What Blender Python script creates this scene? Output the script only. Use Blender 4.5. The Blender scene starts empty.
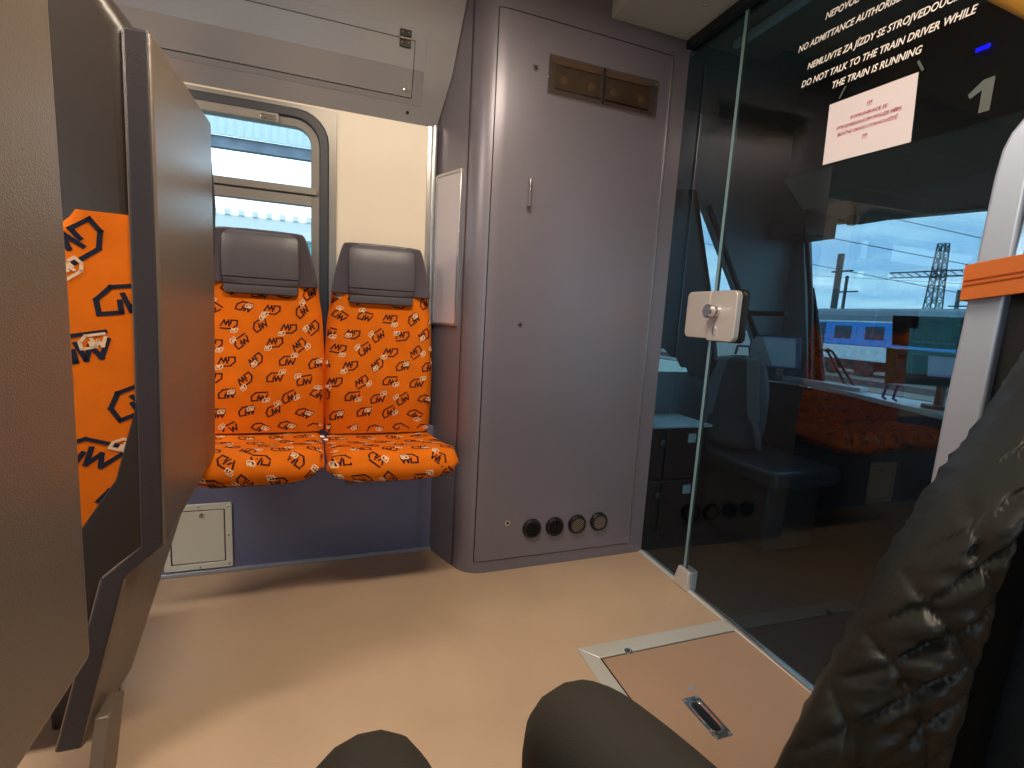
import bpy, bmesh, math, random
import numpy as np
from mathutils import Vector, Matrix, Euler, noise
random.seed(7)
SC = bpy.context.scene
COL = SC.collection
# ---------------------------------------------------------------- camera
_v1 = np.array([1363, 9, 480.]); _v2 = np.array([-169, -77, 480.])
_X = _v1/np.linalg.norm(_v1); _Y = _v2/np.linalg.norm(_v2); _Y = _Y-_X*(_X@_Y); _Y /= np.linalg.norm(_Y)
_D = np.cross(_X, _Y)
if _D[1] < 0: _D = -_D
RM = np.array([_X, _Y, -_D]); FP = 480.; CAM = np.array([0, 0, 1.15])
def at(px, py, ax, val):
    "measured point of the photograph on the world plane axis = val"
    d = RM@np.array([px-512, py-384, FP]); t = (val-CAM[ax])/d[ax]
    return Vector(CAM+t*d)
cam = bpy.data.cameras.new('camera'); co = bpy.data.objects.new('camera', cam); COL.objects.link(co)
cam.sensor_width = 36; cam.lens = FP/1024*36; cam.clip_start = .02; cam.clip_end = 800
m = Matrix(((RM[0][0], -RM[0][1], -RM[0][2]), (RM[1][0], -RM[1][1], -RM[1][2]), (RM[2][0], -RM[2][1], -RM[2][2])))
co.matrix_world = Matrix.Translation(CAM) @ m.to_4x4()
SC.camera = co
vs = SC.view_settings; vs.view_transform = 'Standard'; vs.look = 'None'; vs.gamma = 1; vs.use_curve_mapping = False
vs.exposure = 0.12
# ---------------------------------------------------------------- materials
def lin(h):
    if isinstance(h, str):
        c = [int(h[i:i+2], 16)/255 for i in (0, 2, 4)]
    else: c = [v/255 for v in h]
    return [(v/12.92 if v <= .04045 else ((v+.055)/1.055)**2.4) for v in c]+[1]
MATS = {}
def mat(name, col, rough=.5, metal=0., bump=0., bscale=200., var=0., vscale=4., spec=.5, coat=0., emit=None, estr=1., bdist=.002):
    m = bpy.data.materials.new(name); m.use_nodes = True; nt = m.node_tree; n = nt.nodes; L = nt.links
    b = n['Principled BSDF']; c = lin(col)
    b.inputs['Base Color'].default_value = c; b.inputs['Roughness'].default_value = rough
    b.inputs['Metallic'].default_value = metal; b.inputs['Specular IOR Level'].default_value = spec
    b.inputs['Coat Weight'].default_value = coat
    tc = n.new('ShaderNodeTexCoord')
    if var:
        t = n.new('ShaderNodeTexNoise'); t.inputs['Scale'].default_value = vscale; t.inputs['Detail'].default_value = 6
        r = n.new('ShaderNodeMapRange'); r.inputs['From Min'].default_value = .3; r.inputs['From Max'].default_value = .7
        r.inputs['To Min'].default_value = 1-var; r.inputs['To Max'].default_value = 1+var
        mx = n.new('ShaderNodeMix'); mx.data_type = 'RGBA'; mx.blend_type = 'MULTIPLY'; mx.inputs[0].default_value = 1
        L.new(tc.outputs['Object'], t.inputs['Vector']); L.new(t.outputs['Fac'], r.inputs['Value'])
        mx.inputs[6].default_value = c; L.new(r.outputs[0], mx.inputs[7]); L.new(mx.outputs[2], b.inputs['Base Color'])
    if bump:
        t = n.new('ShaderNodeTexNoise'); t.inputs['Scale'].default_value = bscale; t.inputs['Detail'].default_value = 3
        bp = n.new('ShaderNodeBump'); bp.inputs['Strength'].default_value = bump; bp.inputs['Distance'].default_value = bdist
        L.new(tc.outputs['Object'], t.inputs['Vector']); L.new(t.outputs['Fac'], bp.inputs['Height']); L.new(bp.outputs[0], b.inputs['Normal'])
    if emit:
        b.inputs['Emission Color'].default_value = lin(emit); b.inputs['Emission Strength'].default_value = estr
    MATS[name] = m; return m
def glassmat(name, tint, ior=1.5, base=.0, rough=.0):
    m = bpy.data.materials.new(name); m.use_nodes = True; nt = m.node_tree; n = nt.nodes; L = nt.links
    n.remove(n['Principled BSDF']); out = n['Material Output']
    tr = n.new('ShaderNodeBsdfTransparent'); tr.inputs[0].default_value = tint+[1] if len(tint) == 3 else tint
    gl = n.new('ShaderNodeBsdfGlossy'); gl.inputs['Roughness'].default_value = rough
    fr = n.new('ShaderNodeFresnel'); fr.inputs['IOR'].default_value = ior
    ad = n.new('ShaderNodeMath'); ad.operation = 'ADD'; ad.use_clamp = True; ad.inputs[1].default_value = base
    mx = n.new('ShaderNodeMixShader')
    ge = n.new('ShaderNodeNewGeometry'); inv = n.new('ShaderNodeMath'); inv.operation = 'SUBTRACT'; inv.inputs[0].default_value = 1
    ml = n.new('ShaderNodeMath'); ml.operation = 'MULTIPLY'   # only the outer face of the pane mirrors
    L.new(ge.outputs['Backfacing'], inv.inputs[1]); L.new(ad.outputs[0], ml.inputs[0]); L.new(inv.outputs[0], ml.inputs[1])
    L.new(fr.outputs[0], ad.inputs[0]); L.new(ml.outputs[0], mx.inputs[0]); L.new(tr.outputs[0], mx.inputs[1]); L.new(gl.outputs[0], mx.inputs[2])
    L.new(mx.outputs[0], out.inputs[0]); MATS[name] = m; return m
M_floor = mat('floor_vinyl', 'B99E84', .38, bump=.12, bscale=260, var=.07, vscale=3)
M_hatchfloor = mat('hatch_vinyl', 'A68770', .42, bump=.12, bscale=260, var=.05, vscale=3)
M_locker = mat('locker_paint', '7C7782', .33, .3, bump=.05, bscale=400, var=.04, vscale=2)
M_lockedge = mat('locker_edge', '5A5664', .35, .3)
M_wallblue = mat('lower_wall_paint', '6E7498', .5, .1, bump=.1, bscale=300, var=.05)
M_cream = mat('cream_laminate', 'E2D6C4', .35, bump=.03, var=.02)
M_cove = mat('cove_paint', 'A3A4AB', .22, .3, bump=.02, bscale=300)
M_ceil = mat('ceiling_paint', 'CFC8BE', .5)
M_dark = mat('dark_seam', '14141A', .6)
M_alu = mat('aluminium', 'C2C3C6', .28, .9, bump=.04, bscale=150)
M_alum = mat('aluminium_matt', 'AEB9CC', .42, .6, bump=.03, bscale=120)
M_chrome = mat('chrome', 'DADADA', .12, 1.)
M_orange = mat('orange_plush', 'E0700E', .9, bump=.25, bscale=900, var=.08, vscale=14, spec=.2)
M_logo_d = mat('logo_dark', '3A1F22', .9, spec=.1)
M_logo_n = mat('logo_navy', '23293A', .9, spec=.1)
M_logo_w = mat('logo_white', 'E8C9A8', .9, spec=.1)
M_leather = mat('grey_leather', '55525A', .42, bump=.15, bscale=350)
M_shell = mat('seat_shell_plastic', '565059', .3, .05, bump=.05, bscale=300)
M_shellb = mat('shell_back_paint', '76695E', .3, .2, bump=.5, bscale=330, bdist=.0015)
M_shelle = mat('shell_edge_plastic', '353136', .4, .05, bump=.4, bscale=380)
M_shelld = mat('shell_side_plastic', '2C2725', .45, bump=.4, bscale=380)
M_rubber = mat('rubber', '33353E', .45)
M_winframe = mat('window_frame_paint', '8B8782', .35, .4)
M_boxpaint = mat('box_paint', 'DDE4DE', .4, .1)
M_black = mat('black_plastic', '0E0F11', .4)
M_cabdark = mat('cab_dark', '2A3436', .6, var=.1)
M_cabgreen = mat('cab_roof_grey', '62746C', .6, var=.1)
M_cabpillar = mat('cab_pillar_slate', '6A828C', .55)
M_desk = mat('desk_top', 'B6D2DC', .3)  # sky reflection on the desk put into the colour; other pale parts share it
M_backpack = mat('backpack_cloth', '47555D', .85, bump=.4, bscale=500)
M_paper = mat('paper', 'D6CDD4', .5)
M_red = mat('red_print', 'B03040', .6)
M_white = mat('white_print', 'E9E4E2', .5)
M_grey = mat('grey_sticker', '4C5452', .6)
M_strap = mat('orange_webbing', 'B85C12', .7, bump=.2, bscale=700)
M_strapd = mat('webbing_stitch', 'A84304', .8)
M_trouser = mat('olive_trousers', '26221A', .85, bump=.35, bscale=600, var=.12, vscale=9)
M_quilt = mat('quilted_nylon', '151611', .48, bump=.35, bscale=40, bdist=.005, var=.1)
M_outer = mat('jacket_outer_cloth', '121C22', .9, spec=.2, bump=.3, bscale=500)
M_shoe = mat('shoe', '19181A', .6)
M_blueled = mat('blue_led', '1010FF', .5, emit='1010FF', estr=3)
M_lamp = mat('lamp_diffuser', 'FFE2B8', .5, emit='FFE3BE', estr=6)
M_tablet = mat('tablet_case', '2F4F7E', .5)
M_screen = mat('screen_glass', '6E8FA6', .15)
M_screend = mat('screen_dark', '101418', .15)
M_radio = mat('radio_face', '4E5F66', .45)
M_radiog = mat('radio_side_green', '54624C', .45)
M_greenb = mat('edge_glass', '9DBEC4', .3, .3)
M_coachblue = mat('coach_blue', '2F86D8', .5)
M_coachwhite = mat('coach_white', 'C9DCE4', .5)
M_coachroof = mat('coach_roof', '66737E', .6)
M_coachwin = mat('coach_window', '16293C', .2)
M_under = mat('underframe', '2B3034', .8)
M_ballast = mat('ballast', '77736B', .95, var=.2, vscale=2)
M_platform = mat('platform_slab', '98A398', .9, var=.08, vscale=.6)
M_steel = mat('mast_steel', '454B50', .7)
M_canopy = mat('canopy_sheet', 'B9C2C4', .6)
M_cyan = mat('far_facade_cyan', '64C6D2', .5)
M_hill = mat('far_trees', '4A5348', .9)
M_cabglass = glassmat('tinted_door_glass', [.56, .62, .64], 1.48, .018)
M_wglass = glassmat('window_glass', [.9, .94, .94], 1.45)
M_fglass = glassmat('windscreen_glass', [.66, .76, .80], 1.3)
M_plex = glassmat('clear_plastic', [.80, .74, .68], 1.5, .03, .15)
def frosted(name, tint): return glassmat(name, tint, 1.5, .1, .08)
M_frost = mat('notice_sheet', 'B9B2BE', .12, 0, spec=.7, coat=.6)
# ---------------------------------------------------------------- helpers
def tag(o, label=None, cat=None, group=None, kind=None):
    if label: o['label'] = label
    if cat: o['category'] = cat
    if group: o['group'] = group
    if kind: o['kind'] = kind
    return o
def thing(name, label, cat, loc=(0, 0, 0), group=None, rz=0):
    o = bpy.data.objects.new(name, None); COL.objects.link(o); o.location = loc; o.rotation_euler.z = rz
    o.empty_display_size = .05
    return tag(o, label, cat, group)
ORIG = {}
def wloc(o):
    v = Vector((0, 0, 0))
    while o: v += o.location; o = o.parent
    return v
def obj(name, bm, mats, parent=None, bevel=0, seg=2, smooth=False, origin=None, world=True, subsurf=0, angle=35):
    me = bpy.data.meshes.new(name)
    bmesh.ops.recalc_face_normals(bm, faces=bm.faces)
    if parent is not None:
        if world: bmesh.ops.translate(bm, verts=bm.verts, vec=-wloc(parent))
        o_loc = Vector((0, 0, 0))
    else:
        if origin is None:
            xs = [v.co for v in bm.verts]
            origin = Vector((sum(v.x for v in xs)/len(xs), sum(v.y for v in xs)/len(xs), min(v.z for v in xs)))
        o_loc = Vector(origin); bmesh.ops.translate(bm, verts=bm.verts, vec=-o_loc)
    bm.to_mesh(me); bm.free()
    for q in (mats if isinstance(mats, (list, tuple)) else [mats]): me.materials.append(q)
    o = bpy.data.objects.new(name, me); COL.objects.link(o); o.location = o_loc; o.parent = parent
    if bevel:
        md = o.modifiers.new('bevel', 'BEVEL'); md.width = bevel; md.segments = seg; md.limit_method = 'ANGLE'; md.angle_limit = math.radians(angle)
        md.harden_normals = False
    if subsurf:
        md = o.modifiers.new('sub', 'SUBSURF'); md.levels = subsurf; md.render_levels = subsurf
    if smooth or bevel or subsurf:
        for p in me.polygons: p.use_smooth = True
        if not subsurf:
            try: me.set_sharp_from_angle(angle=math.radians(angle))
            except Exception: pass
    return o
def N(): return bmesh.new()
def box(bm, a, b, mi=0, rot=None, piv=None):
    a = Vector(a); b = Vector(b)
    vs_ = [bm.verts.new((x, y, z)) for x in (a.x, b.x) for y in (a.y, b.y) for z in (a.z, b.z)]
    for f in ((0, 1, 3, 2), (4, 6, 7, 5), (0, 4, 5, 1), (2, 3, 7, 6), (0, 2, 6, 4), (1, 5, 7, 3)):
        q = bm.faces.new([vs_[i] for i in f]); q.material_index = mi
    if rot is not None:
        bmesh.ops.rotate(bm, verts=vs_, cent=piv if piv is not None else (a+b)/2, matrix=rot)
    return vs_
def prism(bm, pts, d, mi=0):
    "closed polygon pts (3D, planar) pushed along vector d"
    d = Vector(d); A = [bm.verts.new(Vector(p)) for p in pts]; B = [bm.verts.new(Vector(p)+d) for p in pts]
    n = len(pts)
    bm.faces.new(A).material_index = mi; bm.faces.new(B[::-1]).material_index = mi
    for i in range(n): bm.faces.new((A[i], A[(i+1) % n], B[(i+1) % n], B[i])).material_index = mi
    return A+B
def frame(axis):
    axis = Vector(axis).normalized(); u = axis.orthogonal().normalized(); return u, axis.cross(u)
def tube(bm, pts, r, seg=10, mi=0, caps=True):
    pts = [Vector(p) for p in pts]; rs = r if isinstance(r, (list, tuple)) else [r]*len(pts)
    rings = []; u = None
    for i, p in enumerate(pts):
        t = (pts[min(i+1, len(pts)-1)]-pts[max(i-1, 0)]).normalized()
        if u is None: u = t.orthogonal().normalized()
        else: u = (u-t*u.dot(t)).normalized()
        w = t.cross(u)
        rings.append([bm.verts.new(p+(u*math.cos(k*2*math.pi/seg)+w*math.sin(k*2*math.pi/seg))*rs[i]) for k in range(seg)])
    for a, b in zip(rings, rings[1:]):
        for k in range(seg): bm.faces.new((a[k], a[(k+1) % seg], b[(k+1) % seg], b[k])).material_index = mi
    if caps: bm.faces.new(rings[0][::-1]).material_index = mi; bm.faces.new(rings[-1]).material_index = mi
def lathe(bm, c, axis, prof, seg=24, mi=0):
    "prof = list of (distance along axis, radius)"
    c = Vector(c); ax = Vector(axis).normalized(); u, w = frame(ax); rings = []
    for h, r in prof:
        rings.append([bm.verts.new(c+ax*h+(u*math.cos(k*2*math.pi/seg)+w*math.sin(k*2*math.pi/seg))*max(r, 1e-4)) for k in range(seg)])
    for a, b in zip(rings, rings[1:]):
        for k in range(seg): bm.faces.new((a[k], a[(k+1) % seg], b[(k+1) % seg], b[k])).material_index = mi
    bm.faces.new(rings[0][::-1]).material_index = mi; bm.faces.new(rings[-1]).material_index = mi
def rrect(w, h, r, n=5):
    out = []
    for cx, cy, a0 in ((w/2-r, h/2-r, 0), (-w/2+r, h/2-r, 90), (-w/2+r, -h/2+r, 180), (w/2-r, -h/2+r, 270)):
        for k in range(n+1):
            a = math.radians(a0+90*k/n); out.append((cx+r*math.cos(a), cy+r*math.sin(a)))
    return out
def ringframe(bm, outer, inner, d, mi=0):
    "picture-frame solid between two closed loops of equal length, depth vector d"
    d = Vector(d); n = len(outer)
    A = [bm.verts.new(Vector(p)) for p in outer]; B = [bm.verts.new(Vector(p)) for p in inner]
    A2 = [bm.verts.new(Vector(p)+d) for p in outer]; B2 = [bm.verts.new(Vector(p)+d) for p in inner]
    for i in range(n):
        j = (i+1) % n
        for q in ((A[i], A[j], B[j], B[i]), (A2[i], B2[i], B2[j], A2[j]), (A[i], A2[i], A2[j], A[j]), (B[i], B[j], B2[j], B2[i])):
            bm.faces.new(q).material_index = mi
def text_bm(s, size, to_world, mi=0, shear=0., bold=.0, align='LEFT', ext=.0004, spacing=1.):
    cu = bpy.data.curves.new('lettering', 'FONT'); cu.body = s; cu.size = size; cu.shear = shear; cu.offset = bold
    cu.align_x = align; cu.extrude = ext; cu.space_character = spacing; cu.resolution_u = 3
    ob = bpy.data.objects.new('lettering', cu); COL.objects.link(ob)
    dg = bpy.context.evaluated_depsgraph_get(); me = bpy.data.meshes.new_from_object(ob.evaluated_get(dg))
    bpy.data.objects.remove(ob); bpy.data.curves.remove(cu)
    me.transform(to_world); b = N(); b.from_mesh(me); bpy.data.meshes.remove(me)
    for f in b.faces: f.material_index = mi
    return b
def merge(bm, other):
    me = bpy.data.meshes.new('tmp'); other.to_mesh(me); other.free(); bm.from_mesh(me); bpy.data.meshes.remove(me)
def basis(o, x, y):
    x = Vector(x).normalized(); y = Vector(y).normalized(); z = x.cross(y)
    return Matrix(((x.x, y.x, z.x, o[0]), (x.y, y.y, z.y, o[1]), (x.z, y.z, z.z, o[2]), (0, 0, 0, 1)))
def copy_tree(o, parent=None):
    c = o.copy(); COL.objects.link(c); c.parent = parent
    for ch in o.children: copy_tree(ch, c)
    return c
# ---------------------------------------------------------------- patterned cushions
G_LOGO = [[(1.0, .60), (.34, .60), (.06, .34), (.04, .02), (.40, .02), (.42, .27)],
          [(.50, .42), (.56, .03), (.70, .33), (.80, .03), (1.0, .42)]]
def cushion(S, A, B, nu=26, nv=30, logo=.085, pitch=(.105, .088), seed=1, wrapu=False):
    """closed surface from S(a,b)->point, a in [0,A], b in [0,B] metres, with the woven logos laid into the same mesh"""
    bm = N(); g = [[bm.verts.new(S(A*i/nu, B*j/nv)) for j in range(nv+1)] for i in range(nu+1)]
    for i in range(nu):
        for j in range(nv): bm.faces.new((g[i][j], g[i+1][j], g[i+1][j+1], g[i][j+1]))
    # back cover
    loop = [g[i][0] for i in range(nu+1)]+[g[nu][j] for j in range(1, nv+1)]+[g[i][nv] for i in range(nu-1, -1, -1)]+[g[0][j] for j in range(nv-1, 0, -1)]
    c = Vector((0, 0, 0))
    for v in loop: c += v.co
    cv = bm.verts.new(c/len(loop))
    for i in range(len(loop)): bm.faces.new((loop[i], loop[(i+1) % len(loop)], cv))
    bmesh.ops.recalc_face_normals(bm, faces=bm.faces)
    # orientation of S normal
    f = g[nu//2][nv//2]; e = 1e-3
    def nrm(a, b):
        p = S(a, b); n = (S(a+e, b)-p).cross(S(a, b+e)-p)
        return n.normalized() if n.length > 1e-9 else Vector((0, 0, 1))
    f.normal_update(); s = 1 if nrm(A/2, B/2).dot(f.normal) > 0 else -1
    rnd = random.Random(seed)
    def stroke(a, b, w, mi, lift):
        d = Vector((b[0]-a[0], b[1]-a[1])); L = d.length
        if L < 1e-6: return
        d /= L; n = Vector((-d.y, d.x))*w/2; k = max(1, int(L/.012)); prev = None
        for q in range(k+1):
            t = -w*.45+(L+w*.9)*q/k; c0 = Vector(a)+d*t; row = []
            for sg in (1, -1):
                x, y = c0+n*sg
                if not (.004 < x < A-.004 and .004 < y < B-.004): row = None; break
                row.append(bm.verts.new(S(x, y)+nrm(x, y)*s*lift))
            if row and prev:
                fc = bm.faces.new((prev[0], row[0], row[1], prev[1])); fc.material_index = mi
            prev = row
    angs = [8, -33, 38, 4, -28, 176, -140, 30, -8, 185]
    nr = int(B/pitch[1])+2; nc = int(A/pitch[0])+2
    for r in range(nr):
        for c_ in range(nc):
            cx = (c_+(.5 if r % 2 else 0))*pitch[0]+rnd.uniform(-.008, .008); cy = (r+.3)*pitch[1]+rnd.uniform(-.008, .008)
            an = math.radians(angs[(r*3+c_*7) % len(angs)]+rnd.uniform(-6, 6)); ca, sa = math.cos(an), math.sin(an)
            def tr(p, sc, ox, oy):
                x = (p[0]-.5)*sc+ox; y = (p[1]-.3)*sc+oy
                return (cx+x*ca-y*sa, cy+x*sa+y*ca)
            for ln in G_LOGO:
                P = [tr(p, logo*.92, 0, 0) for p in ln]
                for a, b in zip(P, P[1:]): stroke(a, b, logo*.085, 1, .0009)
            ox, oy = rnd.choice([(.45, .32), (.38, -.28), (-.3, .36), (.25, .1)])
            for ln in G_LOGO:
                P = [tr((p[0], p[1]*1.1), logo*.40, ox*logo*.95, oy*logo*.95) for p in ln]
                for a, b in zip(P, P[1:]): stroke(a, b, logo*.055, 2, .0014)
    return bm
def sup(t, p): return max(0., 1-abs(t)**p)**(1/p)
# ---------------------------------------------------------------- world
w = bpy.data.worlds.new('sky'); SC.world = w; w.use_nodes = True; nt = w.node_tree; n = nt.nodes; L = nt.links
bg = n['Background']; tc = n.new('ShaderNodeTexCoord')
mp = n.new('ShaderNodeMapping'); mp.inputs['Scale'].default_value = (1.2, 1.2, 5.5); L.new(tc.outputs['Generated'], mp.inputs[0])
nz = n.new('ShaderNodeTexNoise'); nz.inputs['Scale'].default_value = 2.3; nz.inputs['Detail'].default_value = 9; nz.inputs['Roughness'].default_value = .58
nz.inputs['Distortion'].default_value = .3
L.new(mp.outputs[0], nz.inputs[0])
cr = n.new('ShaderNodeValToRGB'); cr.color_ramp.elements[0].position = .38; cr.color_ramp.elements[1].position = .66
cr.color_ramp.elements[0].color = (.30, .47, .66, 1); cr.color_ramp.elements[1].color = (.95, 1, 1, 1)
e = cr.color_ramp.elements.new(.52); e.color = (.50, .64, .74, 1)
L.new(nz.outputs['Fac'], cr.inputs[0]); L.new(cr.outputs[0], bg.inputs[0]); bg.inputs[1].default_value = 4.4
# ================================================================ SETTING
YW = 2.25; YB = 2.205; XG = 1.446; ZC = 2.46
def struct(name, bm, m, **k):
    return tag(obj(name, bm, m, **k), kind='structure')
bm = N(); box(bm, (-3.6, -.85, -.05), (XG+.02, 2.4, 0)); struct('floor', bm, M_floor)
bm = N(); box(bm, (-3.6, -.85, ZC), (XG+.1, 2.1, ZC+.04)); struct('ceiling', bm, M_ceil)
# far wall: lower panel, cream upper panel with the window opening
WX0, WX1, WZ0, WZ1 = -1.30, -.075, .86, 1.912
bm = N(); box(bm, (-3.6, YB, 0), (.60, YW+.08, .62)); struct('wall_far_lower', bm, M_wallblue, bevel=.004)
bm = N()
for a, b in (((-3.6, .62), (.62, WZ0)), ((-3.6, WZ1), (.62, 2.02)), ((WX1, WZ0), (.62, WZ1)), ((-1.62, WZ0), (WX0, WZ1)), ((-3.6, WZ0), (-2.9, WZ1))):
    box(bm, (a[0], YW, a[1]), (b[0], YW+.06, b[1]))
struct('wall_far', bm, M_cream)
# window pillar strip (grey) between window and cream panel
bm = N(); box(bm, (WX1-.002, YW-.006, .62), (WX1+.045, YW+.01, 1.935)); struct('trim_1', bm, M_winframe, bevel=.003)
def window(name, x0, x1, y, sgn, mframe):
    W = x1-x0; H = WZ1-WZ0; cx = (x0+x1)/2; cz = (WZ0+WZ1)/2
    P = lambda w_, h_, r, yy: [Vector((cx+a, yy, cz+b)) for a, b in rrect(w_, h_, r, 6)]
    bm = N(); ringframe(bm, P(W+.03, H+.03, .12, y-.014*sgn), P(W-.045, H-.045, .095, y-.014*sgn), (0, .03*sgn, 0)); r = struct(name, bm, M_rubber, bevel=.006, smooth=True)
    bm = N(); ringframe(bm, P(W-.03, H-.03, .10, y-.004*sgn), P(W-.11, H-.11, .06, y+.0*sgn), (0, .03*sgn, 0), 0)
    zm = 1.60
    box(bm, (x0+.03, y-.012*sgn, zm), (x1-.03, y+.02*sgn, zm+.03), 0)
    box(bm, (x0+.05, y-.002*sgn, zm-.045), (x1-.05, y+.022*sgn, zm), 0)
    box(bm, (x1-.50, y-.02*sgn, WZ1-.055), (x1-.17, y-.002*sgn, WZ1-.02), 0)
    box(bm, (x1-.235, y-.024*sgn, WZ1-.05), (x1-.18, y-.018*sgn, WZ1-.03), 1)
    tag(obj('window_frame', bm, [mframe, M_chrome], r, bevel=.003), None)
    bm = N(); box(bm, (x0+.04, y+.012*sgn, WZ0+.04), (x1-.04, y+.018*sgn, WZ1-.04)); obj('pane', bm, M_wglass, r)
    return r
for _x0, _x1, _n in ((WX0, WX1, 6), (-2.88, -1.64, 7)):
    bm = N(); _c = ((_x0+_x1)/2, (WZ0+WZ1)/2); _w, _h = _x1-_x0, WZ1-WZ0
    ringframe(bm, [Vector((_c[0]+a, YW-.008, _c[1]+b)) for a, b in rrect(_w+.088, _h+.06, .004, 6)], [Vector((_c[0]+a, YW-.008, _c[1]+b)) for a, b in rrect(_w-.02, _h-.02, .105, 6)], (0, .02, 0)); struct('trim_%d' % _n, bm, M_winframe)
window('window_1', WX0, WX1, YW, 1, M_winframe)
window('window_2', -2.88, -1.64, YW, 1, M_winframe)
# aluminium corner strip beside the locker, chrome edge
bm = N(); tube(bm, [(.372, YW-.018, .5), (.372, YW-.018, 1.95)], .013, 12); box(bm, (.345, YW-.01, .5), (.372, YW+.01, 1.95)); struct('trim_2', bm, M_alu, smooth=True)
# floor edge strip
bm = N(); box(bm, (-3.6, YB-.012, .0), (.47, YB+.002, .018)); struct('baseboard_far', bm, M_alum, bevel=.003)
# near wall behind the photographer, with two window openings
bm = N()
for a, b in (((-3.6, 0), (XG+.1, WZ0)), ((-3.6, WZ1), (XG+.1, ZC)), ((-3.6, WZ0), (-3.2, WZ1)), ((-1.75, WZ0), (-1.55, WZ1)), ((-.05, WZ0), (XG+.1, WZ1))):
    box(bm, (a[0], -.85, a[1]), (b[0], -.79, b[1]))
struct('wall_near', bm, M_cream)
window('window_3', -1.55, -.05, -.79, -1, M_winframe); window('window_4', -3.2, -1.75, -.79, -1, M_winframe)
bm = N(); box(bm, (-3.66, -.85, 0), (-3.6, 2.4, ZC)); struct('wall_left', bm, M_cream)
# cove panel above the window
prof = [(2.262, 1.935), (2.246, 1.957), (2.198, 2.04), (2.150, 2.124), (2.105, 2.26), (2.066, 2.384), (2.03, ZC)]
bm = N()
x0, x1 = -3.6, .39
def covex(y): return .385+(2.25-y)*.404-.004
A = [bm.verts.new((x0, y, z)) for y, z in prof]+[bm.verts.new((x0, 2.33, ZC)), bm.verts.new((x0, 2.33, 1.935))]
B = [bm.verts.new((covex(y), y, z)) for y, z in prof]+[bm.verts.new((.36, 2.33, ZC)), bm.verts.new((.36, 2.33, 1.935))]
for i in range(len(A)): bm.faces.new((A[i], A[(i+1) % len(A)], B[(i+1) % len(A)], B[i]))
bm.faces.new(A); bm.faces.new(B[::-1])
cove = struct('trim_3', bm, M_cove, smooth=True, angle=50)
tag(cove, kind='structure')
def covept(px, py, out=.004):
    "point of the photo on the cove surface"
    best = None; d = RM@np.array([px-512, py-384, FP])
    for (ya, za), (yb, zb) in zip(prof, prof[1:]):
        nn = np.array([0, -(zb-za), (yb-ya)]); nn = nn/np.linalg.norm(nn)
        P0 = np.array([0, ya, za]); t = nn@(P0-CAM)/(nn@d); p = CAM+t*d
        if min(za, zb)-1e-3 <= p[2] <= max(za, zb)+1e-3: best = (Vector(p), Vector(nn)*(1 if nn[2] < 0 else -1))
    return best
def cove_at_z(z):
    for (ya, za), (yb, zb) in zip(prof, prof[1:]):
        if za <= z <= zb: return ya+(yb-ya)*(z-za)/(zb-za)
    return prof[-1][0]
def cstrip(bm, x0, x1, z0, z1, lift, mi=0, n_=8):
    zs = sorted({z0, z1}|{z for _, z in prof if z0 < z < z1}|{z0+(z1-z0)*k/n_ for k in range(n_+1)})
    rows = [[bm.verts.new((x, cove_at_z(z)-lift*.9, z-lift*.35)) for z in zs] for x in (x0, x1)]
    rows2 = [[bm.verts.new((x, cove_at_z(z)+.003, z)) for z in zs] for x in (x0, x1)]
    k = len(zs)
    for i in range(k-1):
        bm.faces.new((rows[0][i], rows[1][i], rows[1][i+1], rows[0][i+1])).material_index = mi
        bm.faces.new((rows[0][i], rows[0][i+1], rows2[0][i+1], rows2[0][i])).material_index = mi
        bm.faces.new((rows[1][i], rows2[1][i], rows2[1][i+1], rows[1][i+1])).material_index = mi
    for i in (0, k-1): bm.faces.new((rows[0][i], rows2[0][i], rows2[1][i], rows[1][i])).material_index = mi
# flap in the cove
HX1 = .262; HZ0, HZ1 = 2.035, 2.215
ft = thing('ceiling_flap', 'grey flush flap with dark outline, hinge and lock in the sloped panel over the window', 'flap', (-.6, 2.15, 2.0))
bm = N(); cstrip(bm, -1.7, HX1+.045, HZ0-.022, HZ1+.035, .0012); obj('backing_plate', bm, mat('flap_backing', '999BA2', .3, .3), ft)
bm = N(); cstrip(bm, -1.6, HX1+.003, HZ0-.003, HZ1+.003, .0018); obj('seam', bm, M_dark, ft)
bm = N(); cstrip(bm, -1.597, HX1, HZ0, HZ1, .0026); obj('flap_door', bm, M_cove, ft)
h = thing  # alias kept short
bm = N(); yc = cove_at_z(HZ1)
for dz in (.016, -.016):
    a = Vector((.225, cove_at_z(HZ1+dz)-.006, HZ1+dz)); box(bm, a-Vector((.022, .003, .0125)), a+Vector((.022, .003, .0125)), 0)
    for dx in (-.012, .012): lathe(bm, a+Vector((dx, -.003, 0)), (0, -1, 0), [(0, .005), (.003, .004)], 10, 1)
tube(bm, [(.203, yc-.01, HZ1), (.247, yc-.01, HZ1)], .004, 8, 1)
obj('hinge', bm, [M_black, M_chrome], ft)
bm = N(); lathe(bm, (HX1-.022, cove_at_z(HZ0+.02)-.001, HZ0+.02), (0, -1, -.5), [(0, .011), (.004, .011), (.006, .008)], 16); obj('lock', bm, M_chrome, ft)
bm = N(); lathe(bm, (HX1-.01, cove_at_z(1.985), 1.985), (0, -1, -.5), [(0, .007), (.002, .007)], 16); h_ = obj('drain_hole', bm, M_dark, ft)
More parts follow.
